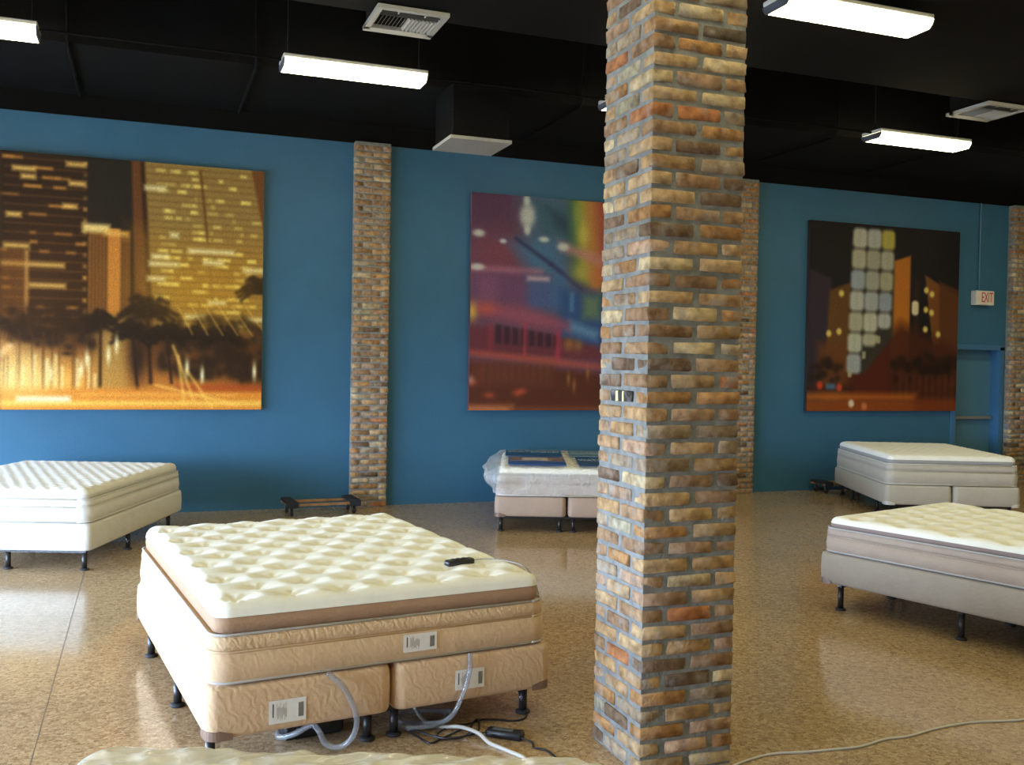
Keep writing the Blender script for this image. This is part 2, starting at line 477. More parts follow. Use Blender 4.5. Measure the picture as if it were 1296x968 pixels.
# ------------------------------------------------------------------ bricks
BR_L, BR_W, BR_H, COURSE = 0.201, 0.094, 0.0515, 0.0655
def brick_mesh(seed):
    rnd = random.Random(seed)
    bm = bmesh.new()
    bmesh.ops.create_cube(bm, size=1)
    for v in bm.verts:
        v.co = Vector((v.co.x * BR_L * rnd.uniform(0.95, 1.0), v.co.y * BR_W, v.co.z * BR_H * rnd.uniform(0.9, 1.03)))
    bmesh.ops.bevel(bm, geom=bm.edges[:], offset=rnd.uniform(0.004, 0.0085), segments=1, affect='EDGES')
    for v in bm.verts:
        v.co += Vector((rnd.uniform(-1, 1) * 0.0042, rnd.uniform(-1, 1) * 0.0022, rnd.uniform(-1, 1) * 0.0032))
    me = bpy.data.meshes.new('brick')
    bm.to_mesh(me); bm.free()
    me.materials.append(M['brick'])
    for p in me.polygons: p.use_smooth = True
    return me
BRICKS = [brick_mesh(100 + k) for k in range(24)]
PALETTE = [((0.422, 0.269, 0.128), 7), ((0.472, 0.326, 0.171), 6), ((0.410, 0.224, 0.090), 6), ((0.361, 0.229, 0.123), 6), ((0.310, 0.189, 0.104), 5), ((0.435, 0.286, 0.180), 5),
           ((0.547, 0.435, 0.257), 3.5), ((0.199, 0.131, 0.081), 2.5), ((0.361, 0.326, 0.223), 2), ((0.422, 0.177, 0.071), 1.2), ((0.336, 0.258, 0.171), 5), ((0.124, 0.098, 0.071), 0.7)]
def brick_colour(rnd):
    c = rnd.choices([p[0] for p in PALETTE], [p[1] for p in PALETTE])[0]
    k = rnd.uniform(0.85, 1.15)
    return (c[0] * k, c[1] * k, c[2] * k, 1)

def lay(parent, loc, along_y, rnd, sx=1.0):
    me = rnd.choice(BRICKS)
    o = bpy.data.objects.new('brick', me)
    COL.objects.link(o)
    o.parent = parent
    o.location = (loc[0] + rnd.uniform(-1, 1) * 0.002, loc[1] + rnd.uniform(-1, 1) * 0.002, loc[2] + rnd.uniform(-1, 1) * 0.0012)
    o.rotation_euler = (rnd.choice((0, math.pi)) + rnd.uniform(-1, 1) * R(0.8), rnd.uniform(-1, 1) * R(0.5), (R(90) if along_y else 0) + rnd.choice((0, math.pi)) + rnd.uniform(-1, 1) * R(0.7))
    o.scale = (sx, 1, 1)
    o.color = brick_colour(rnd)
    return o

def joined_bricks(parent, places, rnd):
    mb = MB()
    for loc, along in places:
        me = rnd.choice(BRICKS)
        m = Matrix.Translation(loc) @ Matrix.Rotation(R(90) if along else 0, 4, 'Z')
        mb.add([m @ v.co for v in me.vertices], [tuple(p.vertices) for p in me.polygons])
    o = mb.build('upper_bricks', M['brick'], parent)
    o.color = (0.31, 0.22, 0.13, 1)
    tag(o, kind='stuff')

# free-standing brick pillar
PS = 0.423
PX, PY = 1.811, 3.762 - PS
rnd = random.Random(21)
pil = empty('brick_pillar', (PX, PY, 0), 0, 'free-standing square pillar of reclaimed brick rising from floor to ceiling', 'pillar')
INS = 0.0065
MB().box(INS, INS, 0, PS - INS, PS - INS, SOF_Z + 0.5).build('mortar_core', M['mortar'], pil)
a, b, c = BR_L / 2, PS - BR_L / 2, BR_W / 2
rowA = [((a, c), 0), ((b, c), 0), ((a, PS - c), 0), ((b, PS - c), 0), ((c, PS / 2), 1), ((PS - c, PS / 2), 1)]
rowB = [((c, a), 1), ((c, b), 1), ((PS - c, a), 1), ((PS - c, b), 1), ((PS / 2, c), 0), ((PS / 2, PS - c), 0)]
rest = []
painted = None
for k in range(int(SOF_Z / COURSE) + 1):
    z = (k + 0.5) * COURSE
    for (xy, along) in (rowA if k % 2 == 0 else rowB):
        if k < 50:
            o = lay(pil, (*xy, z), along, rnd)
            if k == 22 and xy == (c, PS / 2): painted = o
        else:
            rest.append(((*xy, z), along))
joined_bricks(pil, rest, rnd)
if painted:
    painted.rotation_euler = (0, 0, R(90)); painted.color = (0.055, 0.05, 0.045, 1)
    q = MB()
    for x, wd in ((-0.02, 0.013), (0.034, 0.02)):
        q.box(x - wd / 2, BR_W / 2 - 0.001, -0.021, x + wd / 2, BR_W / 2 + 0.0022, 0.021)
    q.build('paint_mark', M['brick_paint'], painted)

def pilaster(x0, width, depth, label, seed):
    rnd = random.Random(seed)
    y1 = WALL_Y
    e = empty('brick_pilaster', (x0, y1 - depth, 0), 0, label, 'pilaster', 'brick pilasters on the blue wall')
    MB().box(INS, INS, 0, width - INS, depth - 0.002, BAND_Z).build('mortar_core', M['mortar'], e)
    sx = (width - 0.012) / 2 / BR_L
    half = 0.47
    for k in range(int(BAND_Z / COURSE)):
        z = (k + 0.5) * COURSE
        if k % 2 == 0:
            lay(e, (width * 0.25, c, z), 0, rnd, sx)
            lay(e, (width * 0.75, c, z), 0, rnd, sx)
        else:
            hw = BR_L * sx * half
            lay(e, (hw / 2, c, z), 0, rnd, sx * half)
            lay(e, (width / 2, c, z), 0, rnd, sx)
            lay(e, (width - hw / 2, c, z), 0, rnd, sx * half)
    return e
pilaster(2.093, 0.40, 0.12, 'narrow brick pilaster on the blue wall behind the wooden moving dolly', 5)
pilaster(6.83, 0.40, 0.12, 'narrow brick pilaster on the blue wall, partly hidden behind the free-standing brick pillar', 6)
pilaster(11.5, 0.40, 0.12, 'narrow brick pilaster on the blue wall beside the blue exit door', 8)

# ------------------------------------------------------------------ beds
def rot(o, th, u, v):
    return (o[0] + u * math.cos(th) - v * math.sin(th), o[1] + u * math.sin(th) + v * math.cos(th))

def quilt_top(W, L, r, inset, z0, h, spacing, amp, nx, ny, seed, edge=0.07, stagger=True, skirt=None):
    """padded top: grid inside a rounded rectangle, tufted"""
    rnd = random.Random(seed)
    X0, Y0, X1, Y1 = inset, inset, W - inset, L - inset
    rr = max(r - inset, 0.03)
    xs = np.linspace(X0, X1, nx); ys = np.linspace(Y0, Y1, ny)
    # finer rows near the edge
    warp = lambda t: 0.5 - 0.5 * np.cos(np.pi * t)
    tx = 0.6 * np.linspace(0, 1, nx) + 0.4 * warp(np.linspace(0, 1, nx))
    ty = 0.6 * np.linspace(0, 1, ny) + 0.4 * warp(np.linspace(0, 1, ny))
    gx, gy = np.meshgrid(X0 + (X1 - X0) * tx, Y0 + (Y1 - Y0) * ty)
    cx = np.clip(gx, X0 + rr, X1 - rr); cy = np.clip(gy, Y0 + rr, Y1 - rr)
    dx, dy = gx - cx, gy - cy
    m = np.maximum(abs(dx), abs(dy)); d = np.hypot(dx, dy)
    k = np.where((abs(dx) > 1e-9) & (abs(dy) > 1e-9), m / np.maximum(d, 1e-9), 1)
    gx2, gy2 = cx + dx * k, cy + dy * k
    e = np.minimum(np.minimum(gx - X0, X1 - gx), np.minimum(gy - Y0, Y1 - gy))
    t = np.clip(e / edge, 0, 1)
    z = z0 + h * np.sqrt(np.clip(1 - (1 - t) ** 2, 0, 1))
    # tufts
    sx_, sy_ = spacing
    best = np.full(gx.shape, 9.0); ang = np.zeros(gx.shape); second = np.full(gx.shape, 9.0)
    j = 0
    yy = Y0 + sy_ * 0.55
    while yy < Y1 - sy_ * 0.25:
        xx = X0 + sx_ * (0.5 if (j % 2 == 0 or not stagger) else 1.0)
        while xx < X1 - sx_ * 0.25:
            px, py = xx + rnd.uniform(-.08, .08) * sx_, yy + rnd.uniform(-.08, .08) * sy_
            dd = np.hypot((gx2 - px) / sx_, (gy2 - py) / sy_)
            ang = np.where(dd < best, np.arctan2(gy2 - py, gx2 - px), ang)
            second = np.where(dd < best, best, np.minimum(second, dd))
            best = np.minimum(best, dd)
            xx += sx_
        yy += sy_; j += 1
    puff = 1 - np.exp(-(best / 0.27) ** 1.5)
    wr = np.sin(ang * 7 + gx2 * 40) * np.exp(-((best - 0.22) / 0.13) ** 2) * 0.14
    z = z + amp * (puff - 1 + wr) * np.clip(e / (edge * 0.9), 0, 1)
    v = np.stack([gx2, gy2, z], -1).reshape(-1, 3)
    idx = np.arange(nx * ny).reshape(ny, nx)
    fcs = np.stack([idx[:-1, :-1], idx[:-1, 1:], idx[1:, 1:], idx[1:, :-1]], -1).reshape(-1, 4)
    return v.tolist(), fcs.tolist()

def piping(parent, W, L, r, inset, z, mat, rad=0.0055, name='piping'):
    ring = rr_ring(W, L, r, inset, z, 8)
    ring.append(ring[0])
    return MB().tube(ring, rad, 6).build(name, mat, parent)

def mattress(name, o, th, W, L, z0, H, cols, label, group=None, fr=(0.47, 0.70, 0.86), quilt=((0.21, 0.17), 0.03), res=(110, 140), seed=1, r=0.10, pillow=True, cat='mattress'):
    e = empty(name, (o[0], o[1], z0), th, label, cat, group)
    side, gus, band, top, pip = cols
    zb, zg, zp = [H * t for t in fr]
    mb = MB()
    loft(mb, [(0.030, 0.0), (0.012, 0.012), (0.006, zb * 0.5), (0.012, zb - 0.006), (0.03, zb)], W, L, r, n_side=6)
    mb.build('body', side, e)
    piping(e, W, L, r, 0.013, 0.010, pip)
    piping(e, W, L, r, 0.016, zb + 0.001, side, 0.005, 'seam_roll')
    g = MB(); loft(g, [(0.03, zb), (0.014, zb + 0.008), (0.012, (zb + zg) / 2), (0.018, zg - 0.006), (0.035, zg)], W, L, r, n_side=6)
    g.build('gusset', gus, e)
    piping(e, W, L, r, 0.02, zg + 0.002, pip)
    p_ = MB(); loft(p_, [(0.05, zg), (0.038, zg + 0.006), (0.034, (zg + zp) / 2 + 0.004), (0.037, zp - 0.002), (0.05, zp + 0.004)], W, L, r, n_side=6)
    p_.build('pillow_band', band, e)
    v, fc = quilt_top(W, L, r, 0.034, zp - 0.004, H - zp + 0.012, quilt[0], quilt[1], res[0], res[1], seed)
    q = MB(); q.add(v, fc, True)
    q.build('quilted_top', top, e)
    return e

def box_spring(o, th, x0, x1, L, z0, z1, fab, label, group=None, guards=((0, 0), (1, 0)), r=0.05, guard_mat=None):
    e = empty('box_spring', (*rot(o, th, x0, 0), z0), th, label, 'box spring', group)
    W, H = x1 - x0, z1 - z0
    mb = MB()
    loft(mb, [(0.03, 0.0), (0.008, 0.004), (0.0, 0.02), (-0.003, H * 0.5), (0.0, H - 0.025), (0.006, H - 0.008), (0.022, H - 0.001)], W, L, r, n_side=5)
    mb.build('body', fab, e)
    for gx, gy in guards:
        g = MB()
        # plastic guard wrapping the bottom corner
        cx, cy = (W - r if gx else r), (L - r if gy else r)
        pts = []
        a0 = {(0, 0): 180, (1, 0): 270, (1, 1): 0, (0, 1): 90}[(gx, gy)]
        rr = r + 0.003
        arc = [(cx + rr * math.cos(R(a0 + t)), cy + rr * math.sin(R(a0 + t))) for t in range(0, 91, 15)]
        d0 = (-math.sin(R(a0)), math.cos(R(a0))); d1 = (-math.sin(R(a0 + 90)), math.cos(R(a0 + 90)))
        arc = [(arc[0][0] - d0[0] * 0.05, arc[0][1] - d0[1] * 0.05)] + arc + [(arc[-1][0] + d1[0] * 0.05, arc[-1][1] + d1[1] * 0.05)]
        hh = [0.02] + [0.034] * (len(arc) - 2) + [0.02]
        v, fcs = [], []
        n = len(arc)
        for (x, y), h_ in zip(arc, hh):
            ix, iy = x + (cx - x) * 0.10, y + (cy - y) * 0.10
            v += [(x, y, -0.003), (x, y, h_), (ix, iy, h_ + 0.001), (ix, iy, -0.003)]
        for i in range(n - 1):
            for k in range(4):
                fcs.append((i * 4 + k, i * 4 + (k + 1) % 4, (i + 1) * 4 + (k + 1) % 4, (i + 1) * 4 + k))
        g.add(v, fcs, False).build('corner_guard', guard_mat or M['corner'], e)
    return e

def bed_frame(o, th, xs, ys, W, L, zb, label, group=None):
    e = empty('bed_frame', (*o, 0), th, label, 'bed frame', group)
    for y in ys:
        MB().box(min(xs) - 0.015, y - 0.014, zb - 0.024, max(xs) + 0.015, y + 0.014, zb - 0.003).build('cross_rail', M['dark_metal'], e)
    leg = MB().cyl(0, 0, 0.012, zb - 0.022, 0.019, n=14).mesh('leg')
    leg.materials.append(M['dark_metal'])
    foot = MB().cyl(0, 0, 0, 0, 0, n=18, prof=[(0.031, 0.0), (0.034, 0.003), (0.034, 0.010), (0.027, 0.014), (0.020, 0.016)]).mesh('foot')
    foot.materials.append(M['rubber'])
    for x in xs:
        for y in ys:
            l = link('leg', leg, None, e, (x, y, 0))
            link('foot', foot, None, l)
    return e

def label_tag(parent, x, z, w, h, y=-0.0045, seed=0, frame=None):
    """paper law label on the front (local -y side)"""
    rnd = random.Random(seed)
    t = MB().box(x, y - 0.0012, z, x + w, y, z + h).build('label', M['tag'], parent)
    t['label'] = 'white printed paper label'
    q = MB()
    q.box(x + w * .09, y - 0.0018, z + h * .28, x + w * .125, y - 0.001, z + h * .86)
    for k in range(5):
        zz = z + h * (.30 + .12 * k)
    for k in range(7):
        xx = x + w * (.79 + .021 * k)
        q.box(xx, y - 0.0018, z + h * .18, xx + w * .012, y - 0.001, z + h * .80)
    q.build('print', M['ink'], t)
    g = MB()
    for k in range(12):
        xx = x + w * (.20 + .024 * k)
        top = .9 - rnd.uniform(0, .3); bot = .12 + rnd.uniform(0, .25)
        g.box(xx, y - 0.0017, z + h * bot, xx + w * .012, y - 0.001, z + h * top)
    g.build('fine_print', M['ink_grey'], t)
    return t

F_cream = fabric('cream_quilt', (0.89, 0.88, 0.76), 0, wrinkle=0.25)
F_cream2 = fabric('pale_cream_quilt', (0.88, 0.87, 0.79), 0, wrinkle=0.25)
F_tan = fabric('tan_ticking', (0.628, 0.429, 0.246), 0.35, 10)
F_tan_g = fabric('tan_quilted_gusset', (0.648, 0.446, 0.254), 0.8, 12, 0.7)
F_brown = fabric('brown_satin_band', (0.405, 0.246, 0.140), 0.2, 20, 0.5)
F_box_tan = fabric('tan_box_ticking', (0.628, 0.423, 0.242), 0.6, 9)
F_white = fabric('white_ticking', (0.76, 0.75, 0.68), 0.3, 12)
F_pink = fabric('pinkish_ticking', (0.444, 0.350, 0.271), 0.3, 10)
F_pinkband = fabric('mauve_satin_band', (0.296, 0.217, 0.185), 0.2, 20)
F_boxgrey = fabric('oatmeal_box_ticking', (0.392, 0.336, 0.264), 0.3, 9)
F_grey = fabric('pale_grey_ticking', (0.505, 0.467, 0.388), 0.25, 12)
F_greyd = fabric('dove_grey_band', (0.355, 0.350, 0.330), 0.2, 12)
F_boxpink = fabric('pink_tan_box_ticking', (0.429, 0.308, 0.224), 0.3, 9)
F_pipe = fabric('piping_tape', (0.465, 0.450, 0.420), 0, 10, 0.1)
F_pipe_w = fabric('white_piping_tape', (0.74, 0.72, 0.66), 0, 10, 0.1)

# --- the tufted bed in the middle of the floor
A_O, A_T, A_W, A_L = (0.231, 3.847), 0.131, 1.52, 2.03
mattress('mattress', A_O, A_T, A_W, A_L, 0.337, 0.312, (F_tan, F_tan_g, F_brown, F_cream, F_pipe),
         'tan pillow-top mattress with deep cream tufting and a black remote lying on it', 'showroom mattresses', fr=(0.405, 0.615, 0.84), quilt=((0.215, 0.165), 0.026), res=(170, 220), seed=3)
bs = box_spring(A_O, A_T, 0.0, A_W / 2 - 0.006, A_L, 0.135, 0.335, F_box_tan, 'tan half box spring with a hose looping over its bare face, under the tufted mattress', 'showroom box springs', ((0, 0), (0, 1)))
label_tag(bs, 0.237, 0.033, 0.148, 0.092, seed=1)
bs2 = box_spring(A_O, A_T, A_W / 2 + 0.006, A_W, A_L, 0.135, 0.335, F_box_tan, 'tan half box spring with a clear hose crossing its white label, under the tufted mattress', 'showroom box springs', ((1, 0), (1, 1)))
label_tag(bs2, 1.033 - A_W / 2, 0.053, 0.138, 0.086, seed=2)
bed_frame(A_O, A_T, (0.035, 0.68, 0.80, 1.43), (0.10, 0.85, 1.68), A_W, A_L, 0.135, 'black steel bed frame under the tufted bed with the hoses', 'black steel bed frames')

# --- white bed by the blue wall under the skyline picture
B_T = R(-20.7)
B_W, B_L = 1.52, 2.03
B_R = (-0.372, 7.80)
B_O = rot(B_R, B_T, -B_W, 0)
mattress('mattress', B_O, B_T, B_W, B_L, 0.357, 0.248, (F_white, F_white, F_white, F_cream2, F_pipe_w),
         'all-white pillow-top mattress with small knobbly quilting below the gold skyline picture', 'showroom mattresses', quilt=((0.10, 0.085), 0.016), res=(130, 170), seed=4)
box_spring(B_O, B_T, 0, B_W / 2 - 0.005, B_L, 0.152, 0.355, F_white, 'white half box spring below the gold skyline picture, on the shop window side', 'showroom box springs', ())
box_spring(B_O, B_T, B_W / 2 + 0.005, B_W, B_L, 0.152, 0.355, F_white, 'white half box spring below the gold skyline picture, its shaded long side facing the dolly', 'showroom box springs', ())
bed_frame(B_O, B_T, (0.10, 0.66, 0.88, 1.45), (0.08, 0.90, 1.84), B_W, B_L, 0.152, 'black steel bed frame under the all-white bed below the gold skyline picture', 'black steel bed frames')

# --- bagged bed behind the pillar
C_O, C_T, C_W, C_L = (3.105, 8.66), R(-21), 1.37, 1.84
mattress('mattress', C_O, C_T, C_W, C_L, 0.340, 0.258, (F_pink, F_pink, F_boxgrey, F_cream, F_pipe_w),
         'beige mattress in a crumpled plastic bag with blue posters lying on it', 'showroom mattresses', quilt=((0.17, 0.15), 0.015), res=(80, 100), seed=5)
box_spring(C_O, C_T, 0, C_W / 2 - 0.010, C_L, 0.148, 0.338, F_boxpink, 'pinkish tan half box spring under the bagged mattress, brown guard at its corner', 'showroom box springs', ((0, 0),))
box_spring(C_O, C_T, C_W / 2 + 0.010, C_W, C_L, 0.148, 0.338, F_boxpink, 'pinkish tan half box spring under the bagged mattress, running behind the brick pillar', 'showroom box springs', ((1, 0),))
bed_frame(C_O, C_T, (0.06, 0.62, 0.75, 1.31), (0.08, 0.92, 1.76), C_W, C_L, 0.148, 'black steel bed frame under the bagged bed with posters', 'black steel bed frames')

# --- pale grey bed by the exit door
D_O, D_T, D_W, D_L = (7.49, 8.40), R(-23.2), 1.43, 1.96
mattress('mattress', D_O, D_T, D_W, D_L, 0.361, 0.318, (F_grey, F_grey, F_greyd, F_cream2, F_pipe_w),
         'pale grey and white pillow-top mattress below the picture of the lit glass tower', 'showroom mattresses', quilt=((0.11, 0.10), 0.016), res=(110, 140), seed=6)
box_spring(D_O, D_T, 0, D_W / 2 - 0.008, D_L, 0.146, 0.359, F_grey, 'pale grey half box spring by the blue wall, its long side showing', 'showroom box springs', ((0, 0),), guard_mat=M['white_metal'])
box_spring(D_O, D_T, D_W / 2 + 0.008, D_W, D_L, 0.146, 0.359, F_grey, 'pale grey half box spring by the blue wall, on the exit door side', 'showroom box springs', ((0, 0), (1, 0)), guard_mat=M['white_metal'])
bed_frame(D_O, D_T, (0.08, 0.66, 0.78, 1.35), (0.10, 0.52, 1.42, 1.86), D_W, D_L, 0.146, 'black steel bed frame under the pale grey bed by the blue wall', 'black steel bed frames')

# --- mauve bed at the right
E_T, E_W, E_L = R(16), 1.52, 2.03
E_C = (4.235, 5.365)
E_O = rot(E_C, E_T, 0, -E_L)
mattress('mattress', E_O, E_T, E_W, E_L, 0.382, 0.228, (F_pink, F_pink, F_pinkband, F_cream, F_pipe),
         'pinkish pillow-top mattress with a mauve band and cream tufting on an oatmeal base', 'showroom mattresses', quilt=((0.20, 0.17), 0.03), res=(110, 150), seed=7)
box_spring(E_O, E_T, 0, E_W / 2 - 0.006, E_L, 0.176, 0.380, F_boxgrey, 'oatmeal half box spring under the mauve-banded mattress, one whole long side showing', 'showroom box springs', ((0, 0), (0, 1)))
box_spring(E_O, E_T, E_W / 2 + 0.006, E_W, E_L, 0.176, 0.380, F_boxgrey, 'oatmeal half box spring under the mauve-banded mattress, behind its twin', 'showroom box springs', ((1, 0), (1, 1)))
bed_frame(E_O, E_T, (0.07, 0.66, 0.80, 1.44), (0.18, 1.07, 1.90), E_W, E_L, 0.176, 'black steel bed frame under the mauve-banded bed', 'black steel bed frames')

# --- bagged bed at the bottom of the view
G_T, G_W, G_L = R(-22), 1.33, 1.88
G_C = (-0.115, 2.705)
G_O = rot(G_C, G_T, 0, -G_L)
mattress('mattress', G_O, G_T, G_W, G_L, 0.335, 0.252, (F_cream2, F_cream2, F_cream2, F_cream, F_pipe_w),
         'cream mattress wholly wrapped in clear plastic in front of the tufted bed', 'showroom mattresses', quilt=((0.24, 0.22), 0.008), res=(80, 100), seed=8)
box_spring(G_O, G_T, 0, G_W / 2 - 0.006, G_L, 0.135, 0.333, F_box_tan, 'tan half box spring under the plastic wrapped cream mattress, on the shop window side', 'showroom box springs', ())
box_spring(G_O, G_T, G_W / 2 + 0.006, G_W, G_L, 0.135, 0.333, F_box_tan, 'tan half box spring under the plastic wrapped cream mattress, on the brick pillar side', 'showroom box springs', ())
bed_frame(G_O, G_T, (0.09, 0.58, 0.75, 1.24), (0.10, 0.92, 1.78), G_W, G_L, 0.135, 'black steel bed frame under the plastic wrapped cream mattress', 'black steel bed frames')

def bag(name, o, th, W, L, z0, z1, r, grow, amp, bulge, res, seed, mat, label, cat='plastic cover', freq=5.0, open_to=0.0):
    """loose plastic bag: wrinkled top sheet and skirt"""
    e_v, e_f = [], []
    nx, ny = res
    rings = []
    rr_ = r + grow
    def wr(x, y, z):
        p = Vector(((x + 0.5 * y) * freq * 0.8 + seed, (y - 0.5 * x) * freq * 1.9, z * freq))
        a_ = noise.noise(p); b_ = noise.noise(p * 2.3 + Vector((9, 3, 1)))
        return (1 - abs(a_) * 2.2) * 0.6 + (1 - abs(b_) * 2.0) * 0.4
    v, fc = quilt_top(W + 2 * grow, L + 2 * grow, rr_, 0.0, z1 - 0.03, 0.03, (9, 9), 0.0, nx, ny, seed, edge=0.05)
    v = [(x - grow, y - grow, z + amp * max(0, wr(x, y, 0)) + 0.004) for x, y, z in v]
    # the border of the grid, in order
    idx = [i for i in range(nx)] + [j * nx + nx - 1 for j in range(1, ny)] + [(ny - 1) * nx + i for i in range(nx - 2, -1, -1)] + [j * nx for j in range(ny - 2, 0, -1)]
    nb = len(idx)
    cx, cy = W / 2, L / 2
    rows = 7
    base = [v[i] for i in idx]
    prev = idx
    for k in range(1, rows + 1):
        t = k / rows
        z = (z1 - 0.03) * (1 - t) + z0 * t
        start = len(v)
        for (x, y, _) in base:
            left = max(0.0, min(1.0, (0.25 - x) / 0.25)) if bulge else 0
            w_ = wr(x * 1.4 + 3, y * 1.4, z * 3.0)
            out = amp * 0.9 * max(0, w_) + bulge * left * math.sin(math.pi * min(1, t * 1.1 + 0.15)) * (0.55 + 0.6 * abs(noise.noise(Vector((y * 4, z * 9, seed)))))
            dx, dy = x - cx, y - cy
            ax, ay = dx / (W / 2), dy / (L / 2)
            if abs(ax) > abs(ay): nx_, ny_ = math.copysign(1, ax), 0.25 * ay
            else: nx_, ny_ = 0.25 * ax, math.copysign(1, ay)
            v.append((x + nx_ * out, y + ny_ * out, z + 0.02 * w_ * t))
        cur = list(range(start, start + nb))
        for i in range(nb):
            j = (i + 1) % nb
            fc.append((prev[i], cur[i], cur[j], prev[j]))
        prev = cur
    q = MB(); q.add(v, fc, True)
    ob = q.build(name, mat, None, (o[0], o[1], 0), th)
    return tag(ob, label, cat)
bag('plastic_bag', C_O, C_T, C_W, C_L, 0.352, 0.612, 0.10, 0.014, 0.014, 0.15, (60, 70), 3.3, M['film'], 'crumpled clear plastic bag bulging from the side of the mattress with posters', freq=7.0)
bag('plastic_cover', G_O, G_T, G_W, G_L, 0.338, 0.592, 0.10, 0.006, 0.018, 0.0, (150, 190), 6.1, M['film_cover'], 'wrinkled clear plastic cover over the cream mattress in front of the tufted bed', freq=5.0)

# ------------------------------------------------------------------ posters on the bagged bed
def text_mesh(body, size, extrude=0.0006, align='CENTER'):
    cu = bpy.data.curves.new('lettering', 'FONT')
    cu.body = body; cu.size = size; cu.extrude = extrude; cu.align_x = align; cu.align_y = 'CENTER'
    cu.resolution_u = 3
    to = bpy.data.objects.new('lettering', cu)
    COL.objects.link(to)
    dg = bpy.context.evaluated_depsgraph_get()
    me = bpy.data.meshes.new_from_object(to.evaluated_get(dg))
    bpy.data.objects.remove(to)
    me.name = 'lettering'
    me.materials.clear()
    return me
M['poster_blue'] = simple('poster_navy_print', (0.012, 0.065, 0.16), 0.35, vary=0.15, scale=6)
M['poster_grey'] = simple('poster_slate_print', (0.12, 0.20, 0.24), 0.35, vary=0.2, scale=6)
M['poster_bright'] = simple('poster_blue_print', (0.02, 0.09, 0.32), 0.35)
M['poster_photo'] = simple('poster_room_photo_print', (0.22, 0.15, 0.12), 0.4, vary=0.7, scale=9)
M['poster_pale'] = simple('poster_pale_print', (0.50, 0.45, 0.38), 0.4, vary=0.5, scale=14)
M['letter_pale'] = simple('poster_pale_lettering', (0.36, 0.46, 0.50), 0.5)
M['letter_dark'] = simple('poster_dark_lettering', (0.005, 0.012, 0.03), 0.5)
def poster(x, y, w, h, bg_mat, words, wmat, label, rz=0.0, z=0.0, photo=False):
    e = empty('poster', (*rot(C_O, C_T, x, y), 0.632 + z), C_T + rz, label, 'poster', 'posters on the bagged bed')
    MB().box(0, 0, 0, w, h, 0.005).build('sheet', bg_mat, e)
    if photo:
        MB().box(0.01, h * 0.42, 0.005, w - 0.01, h * 0.92, 0.0062).build('photo_print', M['poster_photo'], e)
        MB().box(w * 0.24, h * 0.50, 0.0062, w * 0.70, h * 0.82, 0.0070).build('bed_print', M['poster_pale'], e)
    for body, size, yy in words:
        me = text_mesh(body, size)
        for v in me.vertices: v.co.y *= 1.0
        lo = min(v.co.x for v in me.vertices); hi = max(v.co.x for v in me.vertices)
        k = min(1.0, (w - 0.04) / (hi - lo))
        for v in me.vertices: v.co.x *= k
        link('lettering', me, wmat, e, (w / 2, yy, 0.006))
    return e
poster(0.08, 0.98, 0.60, 0.66, M['poster_blue'], [('WATERBED', 0.26, 0.47)], M['letter_pale'], 'navy poster with one faint line of capitals, behind the poster with the photograph')
poster(0.12, 0.10, 0.56, 0.80, M['poster_bright'], [], M['letter_pale'], 'blue poster with a brown photograph of a bedroom printed on it', photo=True)
poster(0.80, 0.10, 0.50, 0.82, M['poster_blue'], [('WATERBEDS', 0.30, 0.50)], M['letter_pale'], 'dark blue poster with pale capitals, beside the poster with the photograph')
poster(0.76, 1.02, 0.54, 0.64, M['poster_grey'], [('CLEARANCE', 0.28, 0.34)], M['letter_pale'], 'slate grey poster with pale capitals, behind the dark blue poster')

# ------------------------------------------------------------------ things on and under the tufted bed
def at(u, v): return rot(A_O, A_T, u, v)
RZ = 0.650
rm = empty('remote_control', (*at(1.145, 0.315), RZ), A_T + R(8), 'black corded remote control on the cream tufted mattress', 'remote')
mb = MB()
loft(mb, [(0.006, 0), (0.0, 0.006), (0.0, 0.020), (0.006, 0.026)], 0.15, 0.05, 0.014, seg=4)
mb.build('body', M['black_plastic'], rm)
for k in range(3):
    MB().bbox(0.03 + k * 0.03, 0.012, 0.025, 0.05 + k * 0.03, 0.038, 0.030, 0.002).build('button', M['rubber'], rm)
cpl = [(1.29, 0.358, 0.663), (1.33, 0.352, 0.667), (1.37, 0.335, 0.667), (1.41, 0.305, 0.665), (1.435, 0.27, 0.663), (1.452, 0.235, 0.660), (1.47, 0.215, 0.654), (1.490, 0.19, 0.640), (1.506, 0.165, 0.60), (1.520, 0.15, 0.56), (1.530, 0.14, 0.50), (1.536, 0.15, 0.40), (1.534, 0.17, 0.30), (1.53, 0.19, 0.15), (1.50, 0.22, 0.03), (1.46, 0.24, 0.006)]
ri = Matrix.Rotation(-(A_T + R(8)), 4, 'Z') @ Matrix.Translation((-rm.location[0], -rm.location[1], -RZ))
cp = [ri @ p for p in smooth_path([(*at(u, v), z) for u, v, z in cpl], 6)]
MB().tube(cp, 0.003, 6).build('cord', M['grey_cord'], rm)['label'] = 'thin grey cord of the remote'

